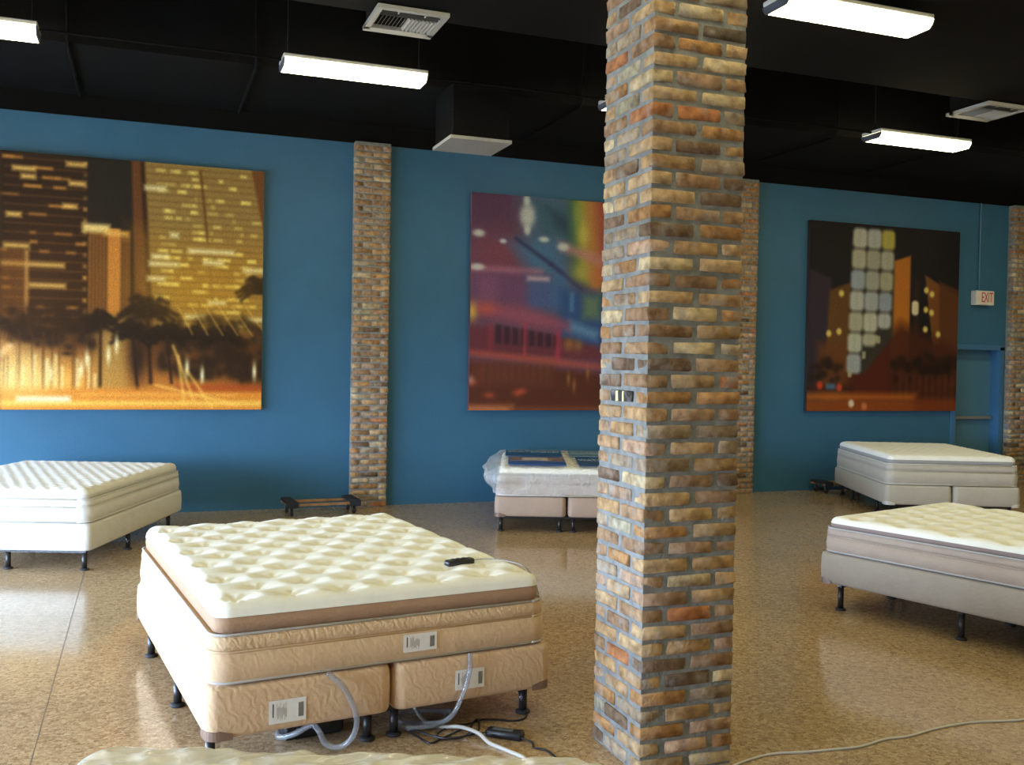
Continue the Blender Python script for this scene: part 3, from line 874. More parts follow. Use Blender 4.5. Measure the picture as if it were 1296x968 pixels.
P3 = lambda u, v, z: (*at(u, v), z)
h1 = smooth_path([P3(0.466, -0.016, 0.343), P3(0.478, -0.018, 0.336), P3(0.515, -0.035, 0.300), P3(0.556, -0.045, 0.235), P3(0.583, -0.045, 0.150), P3(0.572, -0.03, 0.075), P3(0.53, 0.0, 0.03), P3(0.48, 0.03, 0.04), P3(0.455, 0.05, 0.09), P3(0.44, 0.10, 0.10), P3(0.38, 0.16, 0.05), P3(0.34, 0.24, 0.02), P3(0.40, 0.40, 0.014)], 7)
tag(MB().tube(h1, 0.012, 10).build('air_hose', M['hose']), 'clear vinyl air hose looping down over the bare face of the tan box spring', 'hose', 'clear air hoses of the tufted bed')
h2 = smooth_path([P3(1.10, -0.016, 0.345), P3(1.100, -0.018, 0.335), P3(1.098, -0.022, 0.29), P3(1.086, -0.024, 0.23), P3(1.060, -0.022, 0.16), P3(1.028, -0.010, 0.09), P3(1.00, 0.05, 0.04), P3(0.93, 0.14, 0.016), P3(0.86, 0.22, 0.015), P3(0.95, 0.30, 0.016), P3(1.08, 0.22, 0.016), P3(1.03, 0.10, 0.018), P3(0.9, 0.08, 0.022), P3(0.82, 0.16, 0.026), P3(0.93, 0.24, 0.03), P3(1.10, 0.18, 0.03), P3(1.0, 0.06, 0.03), P3(0.86, 0.10, 0.016)], 7)
tag(MB().tube(h2, 0.0105, 10).build('air_hose', M['hose']), 'clear vinyl air hose falling across the white label into a coil on the floor', 'hose', 'clear air hoses of the tufted bed')

pump = empty('air_pump', (*at(0.36, 0.22), 0), A_T, 'black air pump box on the floor under the tufted bed', 'pump')
MB().bbox(0, 0, 0, 0.26, 0.18, 0.10, 0.012).build('body', M['black_plastic'], pump)
MB().cyl(0.06, -0.008, 0.045, 0.055, 0.012, n=12).build('nozzle', M['rubber'], pump)
MB().bbox(0.12, -0.006, 0.03, 0.20, 0.002, 0.07, 0.002).build('switch_panel', M['dark_metal'], pump)

ad = empty('power_adapter', (1.372, 3.905, 0), R(-38), 'black inline power adapter on the floor beside the tufted bed', 'adapter')
mb = MB(); loft(mb, [(0.006, 0), (0, 0.006), (0, 0.026), (0.008, 0.034)], 0.165, 0.058, 0.012, seg=3)
mb.build('body', M['black_plastic'], ad)
MB().box(0.03, 0.015, 0.034, 0.12, 0.043, 0.0352).build('rating_label', M['ink'], ad)
def cable(pts, r, mat, label, name='power_cable', n=6):
    return tag(MB().tube(smooth_path(pts, 6), r, n).build(name, mat), label, 'cable')
cable([(1.065, 4.10, 0.006), (1.10, 3.99, 0.006), (1.13, 3.90, 0.006), (1.20, 3.94, 0.006), (1.27, 3.98, 0.008), (1.33, 4.02, 0.010), (1.31, 3.93, 0.014), (1.24, 3.90, 0.010), (1.18, 3.97, 0.006), (1.26, 4.05, 0.006), (1.36, 4.06, 0.006), (1.42, 4.09, 0.006), (1.48, 4.07, 0.006), (1.56, 4.03, 0.006), (1.625, 4.06, 0.006), (1.66, 4.16, 0.006), (1.668, 4.24, 0.02), (1.64, 4.22, 0.10), (1.63, 4.26, 0.118)], 0.0045, M['black_plastic'], 'tangled thin black cable on the floor, rising at the leg of the tufted bed')
cable([(1.39, 3.90, 0.014), (1.34, 3.97, 0.007), (1.365, 4.05, 0.007), (1.40, 4.08, 0.014), (1.38, 4.00, 0.008), (1.33, 3.92, 0.016), (1.22, 3.90, 0.016), (1.16, 3.95, 0.014), (1.09, 4.06, 0.014)], 0.0045, M['black_plastic'], 'black looped cable between the power adapter and the hose coil')
cable([(1.505, 3.815, 0.014), (1.54, 3.78, 0.006), (1.53, 3.72, 0.006), (1.57, 3.66, 0.006), (1.56, 3.40, 0.006), (1.42, 2.95, 0.006), (1.10, 2.35, 0.006), (0.80, 2.0, 0.006)], 0.0045, M['black_plastic'], 'short black cable leaving the power adapter towards the plastic wrapped bed')
cable([(1.16, 4.26, 0.03), (1.17, 4.16, 0.012), (1.22, 4.06, 0.008), (1.29, 4.00, 0.021), (1.34, 3.89, 0.027), (1.365, 3.82, 0.009), (1.41, 3.72, 0.008), (1.45, 3.60, 0.008), (1.44, 3.30, 0.008), (1.30, 2.90, 0.008), (1.02, 2.45, 0.008), (0.70, 2.15, 0.008)], 0.0085, M['white_cord'], 'thick white cable lying beside the black power adapter', n=8)

cable([(0.75, 1.55, 0.005), (1.25, 2.05, 0.005), (1.62, 2.62, 0.005), (1.92, 3.02, 0.005), (2.12, 3.24, 0.005), (2.25, 3.315, 0.005), (2.431, 3.356, 0.005), (2.589, 3.33, 0.005), (2.72, 3.315, 0.005), (2.852, 3.306, 0.005), (3.005, 3.338, 0.005), (3.131, 3.334, 0.005), (3.288, 3.362, 0.005), (3.42, 3.375, 0.005), (3.554, 3.374, 0.005), (3.68, 3.345, 0.005), (3.794, 3.328, 0.005), (4.0, 3.33, 0.005), (4.4, 3.25, 0.005)], 0.0055, M['white_cord'], 'long thin white cord lying across the floor past the brick pillar', 'extension_cable', 8)

# mattress label on the seam
mt = [o for o in bpy.data.objects if o.name == 'mattress'][0]
label_tag(mt, 0.80, 0.042, 0.152, 0.074, y=0.004, seed=3)

# ------------------------------------------------------------------ dollies
def dolly(loc, rz, w, d, label):
    e = empty('furniture_dolly', loc, rz, label, 'dolly', 'furniture dollies')
    for y in (0.0, d - 0.06):
        MB().bbox(0, y, 0.098, w, y + 0.06, 0.122, 0.004).build('rail', M['wood'], e)
    for x in (0.0, w - 0.11):
        MB().bbox(x, -0.015, 0.122, x + 0.11, d + 0.015, 0.152, 0.008).build('carpeted_end_bar', M['carpet'], e)
        s = MB().bbox(x - 0.004, -0.018, 0.085, x + 0.114, 0.0, 0.150, 0.006)
        s.build('carpet_flap', M['carpet'], e)
    for x in (0.055, w - 0.055):
        for y in (0.05, d - 0.05):
            ca = empty('caster', (x, y, 0)); ca.parent = e
            q = MB()
            # wheel about the x axis
            n = 18
            v, fcs = [], []
            for xx, rr in ((-0.012, 0.030), (-0.012, 0.036), (-0.006, 0.038), (0.006, 0.038), (0.012, 0.036), (0.012, 0.030)):
                v += [(xx, rr * math.cos(2 * math.pi * k / n), 0.038 + rr * math.sin(2 * math.pi * k / n)) for k in range(n)]
            for j in range(5):
                for k in range(n): fcs.append((j * n + k, j * n + (k + 1) % n, (j + 1) * n + (k + 1) % n, (j + 1) * n + k))
            fcs.append(tuple(range(n))); fcs.append(tuple(5 * n + k for k in reversed(range(n))))
            q.add(v, fcs).build('wheel', M['rubber'], ca)
            fk = MB()
            fk.box(-0.020, -0.014, 0.035, -0.016, 0.014, 0.092); fk.box(0.016, -0.014, 0.035, 0.020, 0.014, 0.092)
            fk.box(-0.026, -0.026, 0.090, 0.026, 0.026, 0.098)
            fk.build('fork', M['chrome'], ca)
    return e
dolly((1.36, 10.02, 0), R(3), 0.76, 0.36, 'wooden furniture dolly with grey carpeted ends at the foot of the brick pilaster')
dolly((8.16, 10.24, 0), R(0), 0.62, 0.30, 'low dark furniture dolly by the wall behind the pale grey bed')

# ------------------------------------------------------------------ paintings (flat print as vertex colours)
class Canvas:
    def __init__(s, n, col):
        s.n = n
        t = (np.arange(n) + 0.5) / n
        s.u, s.v = np.meshgrid(t, t)            # v runs downwards
        s.a = np.ones((n, n, 3)) * (np.array(col) / 255.0)
        s.rng = np.random.default_rng(5)
    def mix(s, mask, col):
        mask = np.clip(mask, 0, 1)[..., None]
        s.a = s.a * (1 - mask) + (np.array(col) / 255.0) * mask
    def soft(s, d, w): return np.clip(0.5 - d / w, 0, 1)
    def rect(s, u0, v0, u1, v1, col, al=1.0, w=0.008):
        d = np.maximum(np.maximum(u0 - s.u, s.u - u1), np.maximum(v0 - s.v, s.v - v1))
        s.mix(s.soft(d, w) * al, col)
    def rrect(s, u0, v0, u1, v1, r, col, al=1.0, w=0.02):
        qx = np.abs(s.u - (u0 + u1) / 2) - (u1 - u0) / 2 + r
        qy = np.abs(s.v - (v0 + v1) / 2) - (v1 - v0) / 2 + r
        d = np.hypot(np.maximum(qx, 0), np.maximum(qy, 0)) + np.minimum(np.maximum(qx, qy), 0) - r
        s.mix(s.soft(d, w) * al, col)
    def poly(s, pts, col, al=1.0, w=0.012):
        """convex polygon, any winding"""
        pts = [np.array(p) for p in pts]
        cx = sum(p[0] for p in pts) / len(pts); cy = sum(p[1] for p in pts) / len(pts)
        d = np.full(s.u.shape, -9.0)
        for p, q in zip(pts, pts[1:] + pts[:1]):
            e = q - p; nrm = np.array([e[1], -e[0]]) / max(np.hypot(*e), 1e-9)
            if (cx - p[0]) * nrm[0] + (cy - p[1]) * nrm[1] > 0: nrm = -nrm
            d = np.maximum(d, (s.u - p[0]) * nrm[0] + (s.v - p[1]) * nrm[1])
        s.mix(s.soft(d, w) * al, col)
    def dot(s, u, v, ru, rv, col, al=1.0, p=2.0):
        s.mix(np.exp(-(((s.u - u) / ru) ** 2 + ((s.v - v) / rv) ** 2) ** (p / 2)) * al, col)
    def line(s, p, q, w, col, al=1.0):
        p, q = np.array(p), np.array(q); e = q - p; L = e @ e
        t = np.clip(((s.u - p[0]) * e[0] + (s.v - p[1]) * e[1]) / L, 0, 1)
        d = np.hypot(s.u - p[0] - t * e[0], s.v - p[1] - t * e[1])
        s.mix(np.exp(-(d / w) ** 2) * al, col)
    def blur(s, k):
        for _ in range(k):
            p = np.pad(s.a, ((1, 1), (1, 1), (0, 0)), 'edge')
            s.a = (p[1:-1, 1:-1] * 2 + p[:-2, 1:-1] + p[2:, 1:-1] + p[1:-1, :-2] + p[1:-1, 2:]) / 6
    def grain(s, amt):
        s.a = s.a * (1 + amt * s.rng.standard_normal((s.n, s.n, 1)))

def palm(c, u, v, r, col=(30, 18, 8), trunk=None):
    rg = c.rng
    for k in range(13):
        a_ = R(-200 + 220 * k / 12 + rg.uniform(-8, 8)); L_ = r * rg.uniform(0.75, 1.1)
        m = (u + math.cos(a_) * L_ * 0.6, v + math.sin(a_) * L_ * 0.6)
        e = (u + math.cos(a_) * L_, v + math.sin(a_) * L_ * 0.75 + r * 0.25)
        c.line((u, v), m, r * 0.12, col, 0.9); c.line(m, e, r * 0.10, col, 0.85)
    if trunk: c.line((u, v), (u + trunk[0], v + trunk[1]), r * 0.075, (45, 25, 10), 0.9)

def art_skyline():
    c = Canvas(330, (40, 27, 15)); rg = c.rng
    c.rect(0.30, 0, 0.50, 0.35, (36, 29, 23))
    # dark left tower with lit storeys
    c.rect(-0.1, 0, 0.315, 0.78, (44, 26, 12))
    for k in range(20):
        v = 0.02 + 0.036 * k
        c.rect(0.02, v, 0.315, v + 0.006, (120, 76, 30), 0.55, 0.008)
        for j in range(5):
            if rg.random() < 0.33:
                u = rg.uniform(0.0, 0.28); c.rect(u, v - 0.004, u + rg.uniform(0.02, 0.07), v + 0.007, (215, 150, 60), rg.uniform(0.4, 0.9), 0.012)
    for k in range(16): c.rect(0.303, 0.02 + 0.045 * k, 0.316, 0.035 + 0.045 * k, (225, 170, 80), rg.uniform(0.2, 0.9), 0.01)
    for (u0, u1, v) in ((0.01, 0.235, 0.425), (0.11, 0.24, 0.505), (0.02, 0.11, 0.355), (0.05, 0.13, 0.055), (0.08, 0.13, 0.085), (0.24, 0.31, 0.025), (0.25, 0.31, 0.10), (0.23, 0.28, 0.19), (0.03, 0.08, 0.235)):
        c.rect(u0, v, u1, v + 0.017, (250, 205, 110), 0.95, 0.018)
    c.rect(-0.05, 0.38, 0.11, 0.78, (150, 92, 32), 0.45, 0.02)
    c.rect(0.095, 0.38, 0.108, 0.75, (240, 190, 110), 0.6, 0.012)
    # middle block
    c.rect(0.322, 0.285, 0.478, 0.66, (128, 82, 34))
    c.rect(0.395, 0.275, 0.44, 0.66, (205, 132, 52))
    for k in range(5): c.rect(0.332 + 0.013 * k, 0.31, 0.337 + 0.013 * k, 0.62, (75, 45, 18), 0.7, 0.006)
    for k in range(3): c.rect(0.447 + 0.011 * k, 0.33, 0.452 + 0.011 * k, 0.62, (75, 45, 18), 0.7, 0.006)
    c.rect(0.30, 0.262, 0.40, 0.295, (255, 225, 140), 0.95, 0.02); c.rect(0.38, 0.285, 0.47, 0.305, (245, 190, 90), 0.8, 0.02)
    # dark pier and golden glass tower
    c.poly([(0.478, -0.02), (0.525, -0.02), (0.56, 0.62), (0.50, 0.62)], (104, 62, 28))
    c.poly([(0.512, -0.02), (0.535, -0.02), (0.565, 0.62), (0.545, 0.62)], (52, 30, 14))
    c.rect(0.90, -0.1, 1.1, 0.7, (112, 66, 26))
    c.poly([(0.527, -0.02), (0.945, -0.02), (1.01, 0.30), (1.01, 0.68), (0.57, 0.68)], (150, 120, 62))
    c.poly([(0.54, 0.32), (1.01, 0.32), (1.01, 0.68), (0.57, 0.68)], (168, 122, 38), 0.8, 0.2)
    for k in range(24):
        v = 0.015 + 0.027 * k
        c.rect(0.53 + 0.02 * v, v, 1.0, v + 0.006, (104, 76, 30), 0.55, 0.01)
    for k in range(150):
        u, v = rg.uniform(0.57, 0.98), 0.015 + 0.027 * rg.integers(0, 24)
        if u > 0.92 and v < 0.2: continue
        c.rect(u, v + 0.008, u + rg.uniform(0.008, 0.035 + 0.03 * v), v + 0.02, (250, 226, 116), rg.uniform(0.3, 0.95), 0.012)
    c.line((0.745, 0.02), (0.775, 0.3), 0.006, (105, 70, 25), 0.9); c.line((0.775, 0.3), (0.80, 0.55), 0.004, (130, 95, 40), 0.6)
    for (u0, u1, v) in ((0.70, 0.88, 0.34), (0.56, 0.62, 0.37), (0.55, 0.66, 0.40), (0.92, 1.0, 0.41), (0.76, 0.84, 0.385), (0.92, 1.0, 0.615), (0.545, 0.61, 0.46), (0.78, 0.85, 0.55), (0.69, 0.78, 0.61), (0.53, 0.61, 0.095), (0.63, 0.66, 0.28)):
        c.rect(u0, v, u1, v + 0.016, (255, 246, 190), 0.9, 0.02)
    # street glow, trees, palms
    c.rect(-0.1, 0.70, 1.1, 0.93, (92, 52, 16), 0.9, 0.12)
    c.dot(0.20, 0.90, 0.36, 0.12, (252, 170, 64), 1.0); c.dot(0.06, 0.86, 0.14, 0.12, (255, 215, 135), 0.9); c.dot(0.7, 0.9, 0.3, 0.05, (220, 130, 40), 0.7)
    c.rect(0.35, 0.63, 0.47, 0.93, (186, 142, 66), 0.75, 0.05); c.poly([(0.37, 0.64), (0.50, 0.60), (0.52, 0.63), (0.40, 0.68)], (170, 125, 55), 0.9)
    for k in range(70):
        u, v = rg.uniform(0, 0.36), rg.normal(0.675, 0.035)
        c.dot(u, v, rg.uniform(0.012, 0.03), rg.uniform(0.01, 0.025), (36, 22, 9), 0.85)
    for k in range(150):
        u = rg.uniform(0.6, 1.02); v = rg.uniform(0.66 - 0.05 * math.sin((u - 0.6) * 7), 0.87)
        c.dot(u, v, rg.uniform(0.012, 0.03), rg.uniform(0.012, 0.028), (44, 27, 9), 0.75)
    for k in range(16):
        u = 0.02 + 0.022 * k + rg.uniform(-.012, .012)
        if rg.random() < 0.3: continue
        c.line((u, 0.70), (u + rg.uniform(-.005, .005), 0.92), rg.uniform(.002, .005), (70, 38, 12), rg.uniform(.35, .7))
        if rg.random() < 0.7: c.rect(u + 0.008, rg.uniform(0.78, 0.86), u + 0.016, 0.92, (255, 236, 170), 0.8, 0.012)
    palm(c, 0.545, 0.61, 0.115, trunk=(0.015, 0.28)); palm(c, 0.49, 0.70, 0.085, trunk=(0.02, 0.22)); palm(c, 0.62, 0.70, 0.085, trunk=(0.02, 0.19)); palm(c, 0.37, 0.66, 0.09, trunk=(0.0, 0.25)); palm(c, 0.98, 0.50, 0.09); palm(c, 0.73, 0.70, 0.07); palm(c, 0.84, 0.70, 0.08)
    c.dot(0.51, 0.80, 0.035, 0.10, (35, 20, 8), 0.85)
    for k in range(6): c.line((0.66 + 0.055 * k, 0.575), (0.72 + 0.06 * k, 0.69), 0.004, (235, 190, 90), 0.45)
    for (u, v) in ((0.32, 0.80), (0.30, 0.84), (0.70, 0.83), (0.76, 0.86), (0.97, 0.84), (0.19, 0.86), (0.40, 0.78), (0.43, 0.74)):
        c.dot(u, v, 0.008, 0.035, (255, 244, 190), 0.95)
    c.rect(-0.1, 0.915, 1.1, 1.1, (226, 140, 44), 1, 0.03)
    c.rect(0.66, 0.895, 1.1, 0.925, (176, 74, 22), 0.8, 0.02)
    c.rect(-0.1, 0.965, 1.1, 0.985, (255, 205, 92), 0.85, 0.02); c.rect(0.07, 0.948, 0.26, 0.968, (255, 246, 220), 0.9, 0.02)
    c.rect(0.3, 0.935, 0.9, 0.945, (250, 190, 90), 0.5, 0.015)
    for (p, q) in (((0.645, 0.74), (0.73, 0.97)), ((0.665, 0.78), (0.69, 0.97)), ((0.70, 0.84), (0.80, 0.99)), ((0.58, 0.9), (0.9, 0.98))):
        c.line(p, q, 0.007, (255, 200, 90), 0.6)
    c.line((0.0, 0.79), (0.045, 0.755), 0.012, (255, 235, 190), 1); c.dot(0.03, 0.765, 0.04, 0.03, (255, 190, 110), 0.8)
    c.rect(-0.1, 0, 0.012, 1, (50, 32, 20), 0.5, 0.02)
    c.dot(0.15, 0.55, 0.22, 0.30, (150, 92, 30), 0.22); c.dot(0.75, 0.52, 0.30, 0.14, (230, 170, 40), 0.30)
    c.dot(0.08, 0.90, 0.14, 0.07, (255, 210, 120), 0.55); c.blur(2); c.grain(0.05)
    return c

def art_neon():
    c = Canvas(300, (100, 62, 86)); rg = c.rng
    c.rect(-0.1, -0.1, 0.24, 0.20, (84, 50, 78), 1, 0.2)
    c.dot(0.14, 0.27, 0.14, 0.09, (122, 60, 76), 0.9)
    c.poly([(0.24, -0.1), (0.52, -0.1), (0.52, 0.60), (0.34, 0.5), (0.26, 0.25)], (66, 96, 122), 1, 0.12)
    c.poly([(0.18, 0.22), (0.42, 0.20), (0.5, 0.42), (0.36, 0.40)], (62, 110, 150), 0.8, 0.08)
    c.poly([(0.32, 0.02), (0.5, 0.05), (0.5, 0.2), (0.36, 0.16)], (48, 92, 108), 0.9, 0.06)
    c.poly([(0.38, 0.05), (0.49, 0.09), (0.49, 0.17), (0.42, 0.13)], (32, 58, 78), 0.8, 0.04)
    c.line((0.22, 0.20), (0.40, 0.31), 0.010, (34, 44, 86), 0.9); c.line((0.40, 0.31), (0.56, 0.42), 0.012, (44, 46, 96), 0.9)
    # rainbow façade, continued past the pillar
    bands = [(0.49, (66, 112, 70)), (0.53, (170, 166, 60)), (0.575, (190, 126, 58)), (0.63, (176, 84, 60)), (0.69, (150, 54, 72)), (0.76, (126, 48, 96)), (0.84, (90, 54, 122)), (0.92, (58, 78, 140))]
    for u, col in bands:
        c.poly([(u - 0.01, -0.05), (u + 0.08, -0.05), (u + 0.12, 0.42), (u + 0.02, 0.36)], col, 0.95, 0.05)
    c.dot(0.565, 0.16, 0.03, 0.05, (205, 190, 80), 0.9); c.dot(0.56, 0.34, 0.05, 0.04, (176, 170, 74), 0.9); c.dot(0.53, 0.06, 0.02, 0.06, (140, 160, 70), 0.8)
    c.poly([(0.44, 0.20), (0.72, 0.27), (0.72, 0.33), (0.45, 0.24)], (196, 128, 128), 0.8, 0.04)
    c.dot(0.635, 0.375, 0.04, 0.06, (200, 112, 60), 0.8)
    c.rect(-0.1, 0.335, 0.36, 0.365, (176, 112, 130), 0.8, 0.03)
    c.rect(-0.1, 0.365, 0.40, 0.515, (104, 66, 104), 0.9, 0.05); c.rect(0.04, 0.38, 0.13, 0.5, (130, 78, 112), 0.7, 0.04)
    c.rect(0.28, 0.38, 0.47, 0.53, (58, 96, 150), 0.8, 0.06)
    c.rect(0.45, 0.43, 0.72, 0.69, (36, 76, 134), 0.95, 0.05); c.rect(0.57, 0.45, 0.66, 0.56, (98, 128, 92), 0.9, 0.05); c.rect(0.50, 0.44, 0.52, 0.53, (102, 156, 196), 0.6, 0.02)
    c.poly([(0.50, 0.57), (0.66, 0.62), (0.64, 0.66), (0.49, 0.62)], (98, 148, 190), 0.85, 0.04)
    c.rect(0.7, 0.4, 1.1, 0.7, (70, 46, 96), 0.9, 0.08)
    # pink storey and its windows
    c.poly([(-0.1, 0.50), (0.28, 0.515), (0.50, 0.58), (0.50, 0.66), (0.25, 0.60), (-0.1, 0.57)], (150, 76, 96), 0.9, 0.05)
    c.dot(0.01, 0.545, 0.025, 0.04, (220, 190, 70), 0.95); c.dot(0.08, 0.53, 0.05, 0.03, (196, 84, 66), 0.8)
    c.poly([(-0.1, 0.575), (0.25, 0.60), (0.50, 0.66), (0.7, 0.68), (0.7, 0.76), (-0.1, 0.735)], (98, 42, 52), 0.95, 0.03)
    for k in range(8):
        u = 0.125 + 0.042 * k
        c.poly([(u, 0.60 + 0.14 * (u - 0.12)), (u + 0.030, 0.604 + 0.14 * (u - 0.12)), (u + 0.030, 0.69 + 0.05 * (u - 0.12)), (u, 0.69 + 0.05 * (u - 0.12))], (48, 26, 44), 0.9, 0.012)
    c.rect(0.265, 0.59, 0.278, 0.74, (176, 50, 74), 0.9, 0.012); c.rect(0.43, 0.62, 0.455, 0.76, (176, 48, 76), 0.8, 0.02); c.rect(0.09, 0.60, 0.11, 0.73, (150, 44, 60), 0.7, 0.02)
    c.dot(0.50, 0.685, 0.03, 0.03, (160, 110, 44), 0.8); c.dot(0.55, 0.69, 0.02, 0.03, (150, 120, 60), 0.7)
    c.poly([(-0.1, 0.715), (0.40, 0.75), (1.1, 0.83), (1.1, 0.855), (0.40, 0.785), (-0.1, 0.755)], (190, 78, 54), 0.75, 0.03)
    c.poly([(-0.1, 0.765), (0.40, 0.80), (1.1, 0.86), (1.1, 1.1), (-0.1, 1.1)], (82, 36, 22), 1, 0.04)
    c.rect(0.03, 0.78, 0.42, 0.88, (112, 54, 32), 0.6, 0.05)
    for k in range(10): c.rect(0.08 + 0.036 * k, 0.79, 0.092 + 0.036 * k, 0.88, (84, 42, 34), 0.8, 0.012)
    for u, v in ((0.10, 0.93), (0.24, 0.92), (0.26, 0.91), (0.01, 0.87)): c.dot(u, v, 0.025, 0.014, (190, 74, 40), 0.8)
    c.dot(0.01, 0.86, 0.015, 0.02, (200, 150, 130), 0.8)
    for u, v in ((0.50, 0.85), (0.53, 0.88), (0.60, 0.82)): c.dot(u, v, 0.008, 0.03, (170, 120, 50), 0.8)
    c.rect(-0.1, 0.975, 0.22, 1.1, (196, 116, 66), 0.9, 0.03); c.rect(0.2, 0.985, 1.1, 1.1, (130, 72, 40), 0.8, 0.03)
    for u, v, ru, rv in ((0.275, 0.09, 0.045, 0.065), (0.27, 0.02, 0.02, 0.03), (0.275, 0.155, 0.02, 0.03), (0.035, 0.185, 0.035, 0.02), (0.36, 0.195, 0.03, 0.015), (0.46, 0.225, 0.035, 0.022), (0.155, 0.215, 0.02, 0.012), (0.03, 0.34, 0.04, 0.018)):
        c.dot(u, v, ru * 0.9, rv * 0.9, (206, 214, 200), 0.95, 4)
    c.rect(0.28, 0.372, 0.39, 0.39, (216, 190, 190), 0.85, 0.02)
    c.blur(4); c.a = c.a * 0.86 + np.array((0.058, 0.050, 0.050)); c.grain(0.035)
    return c

def art_tower():
    c = Canvas(300, (27, 21, 26)); rg = c.rng
    c.poly([(-0.1, 0.22), (0.14, 0.30), (0.14, 1), (-0.1, 1)], (58, 48, 62), 1, 0.02)
    c.poly([(0.13, 0.36), (0.30, 0.30), (0.30, 0.95), (0.10, 0.95)], (112, 76, 34), 1, 0.02)
    c.rect(0.06, 0.64, 0.30, 0.92, (122, 70, 32), 0.8, 0.05)
    c.poly([(0.53, 0.19), (0.66, 0.15), (0.665, 0.80), (0.53, 0.80)], (206, 124, 34), 1, 0.015)
    c.poly([(0.66, 0.145), (0.75, 0.19), (0.76, 0.25), (1.02, 0.37), (1.02, 0.86), (0.66, 0.86)], (134, 82, 32), 1, 0.015)
    c.poly([(0.86, 0.28), (1.02, 0.33), (1.02, 0.86), (0.88, 0.86)], (98, 56, 26), 0.85, 0.02)
    c.rect(0.69, 0.28, 0.725, 0.58, (58, 36, 18), 0.8, 0.015)
    c.poly([(0.44, 0.64), (0.60, 0.52), (1.02, 0.66), (1.02, 1.0), (0.20, 1.0), (0.26, 0.82)], (84, 38, 18), 0.92, 0.08)
    c.poly([(0.30, 0.80), (0.52, 0.62), (0.55, 0.95), (0.26, 0.95)], (96, 34, 18), 0.9, 0.06)
    # tower of lit glass panels; its foot is cut in steps
    cols = [(0.272, 0.365), (0.367, 0.46), (0.462, 0.55)]
    c.poly([(0.285, 0.02), (0.54, 0.02), (0.55, 0.10), (0.55, 0.60), (0.365, 0.80), (0.255, 0.80), (0.262, 0.10)], (64, 62, 54), 0.9, 0.02)
    tint = [(206, 206, 184), (204, 208, 188), (196, 200, 190), (214, 210, 176), (190, 198, 200), (206, 204, 176), (182, 196, 208)]
    for i in range(7):
        v0 = 0.022 + 0.112 * i
        for j, (u0, u1) in enumerate(cols):
            sh = -0.012 * i * 0.33
            if i == 6 and j > 0: continue
            if i == 5 and j == 2: continue
            col = np.array(tint[(i * 3 + j * 2) % 7]) * rg.uniform(0.88, 1.05)
            if i == 0 and j == 2: col = np.array((206, 192, 84))
            v1 = v0 + 0.106
            if i == 5 and j == 1: v1 = v0 + 0.07
            if i == 4 and j == 2: v1 = v0 + 0.085
            c.rrect(u0 + sh, v0, u1 + sh, v1, 0.028, col, 1, 0.022)
            c.rect(u0 + sh + 0.04, v0 + 0.01, u0 + sh + 0.05, v1 - 0.01, (170, 176, 166), 0.4, 0.02)
    for (u, v) in ((0.455, 0.615), (0.36, 0.70), (0.44, 0.61), (0.27, 0.80)): c.rrect(u - 0.012, v - 0.02, u + 0.012, v + 0.02, 0.008, (196, 190, 150), 0.9, 0.012)
    c.rrect(0.674, 0.395, 0.722, 0.475, 0.02, (250, 240, 190), 1, 0.015)
    for u, v in ((0.205, 0.375), (0.13, 0.59), (0.195, 0.578), (0.772, 0.335), (0.812, 0.355), (0.772, 0.442), (0.812, 0.457), (0.772, 0.55), (0.862, 0.575)):
        c.dot(u, v, 0.018, 0.019, (250, 226, 120), 1, 4)
    for k in range(60):
        u, v = rg.uniform(0.56, 1.0), rg.normal(0.76, 0.035); c.dot(u, v, 0.022, 0.02, (40, 22, 12), 0.7)
    for k in range(25):
        u, v = rg.uniform(0.02, 0.24), rg.normal(0.78, 0.03); c.dot(u, v, 0.02, 0.018, (42, 28, 20), 0.7)
    for k in range(9): c.rect(0.60 + 0.045 * k, 0.80, 0.615 + 0.045 * k, 0.97, (120, 58, 24), 0.6, 0.02)
    c.rect(-0.1, 0.865, 0.3, 0.905, (70, 36, 22), 0.8, 0.03)
    c.rect(-0.1, 0.905, 0.72, 0.945, (206, 112, 36), 0.9, 0.04); c.rect(-0.1, 0.945, 1.1, 1.1, (176, 86, 26), 0.85, 0.03)
    c.rect(0.70, 0.93, 1.1, 1.1, (136, 62, 22), 0.8, 0.04)
    for u, v, col in ((0.285, 0.96, (255, 236, 210)), (0.37, 0.975, (226, 130, 80)), (0.08, 0.865, (226, 70, 40)), (0.205, 0.875, (226, 80, 50))): c.dot(u, v, 0.02, 0.022, col, 1, 4)
    c.rrect(0.12, 0.855, 0.18, 0.885, 0.01, (90, 130, 170), 0.9, 0.02)
    c.blur(1); c.grain(0.035)
    return c

def art_mat(name):
    m, nt, p = node_mat(name)
    ca = N(nt, 'ShaderNodeVertexColor', layer_name='print')
    nt.links.new(ca.outputs['Color'], p.inputs['Base Color'])
    p.inputs['Roughness'].default_value = 0.6
    p.inputs['Specular IOR Level'].default_value = 0.25
    tc = N(nt, 'ShaderNodeTexCoord')
    w = N(nt, 'ShaderNodeTexNoise'); w.inputs['Scale'].default_value = 240
    nt.links.new(tc.outputs['Object'], w.inputs['Vector'])
    b = N(nt, 'ShaderNodeBump'); b.inputs['Strength'].default_value = 0.15; b.inputs['Distance'].default_value = 0.002
    nt.links.new(w.outputs['Fac'], b.inputs['Height']); nt.links.new(b.outputs['Normal'], p.inputs['Normal'])
    return m

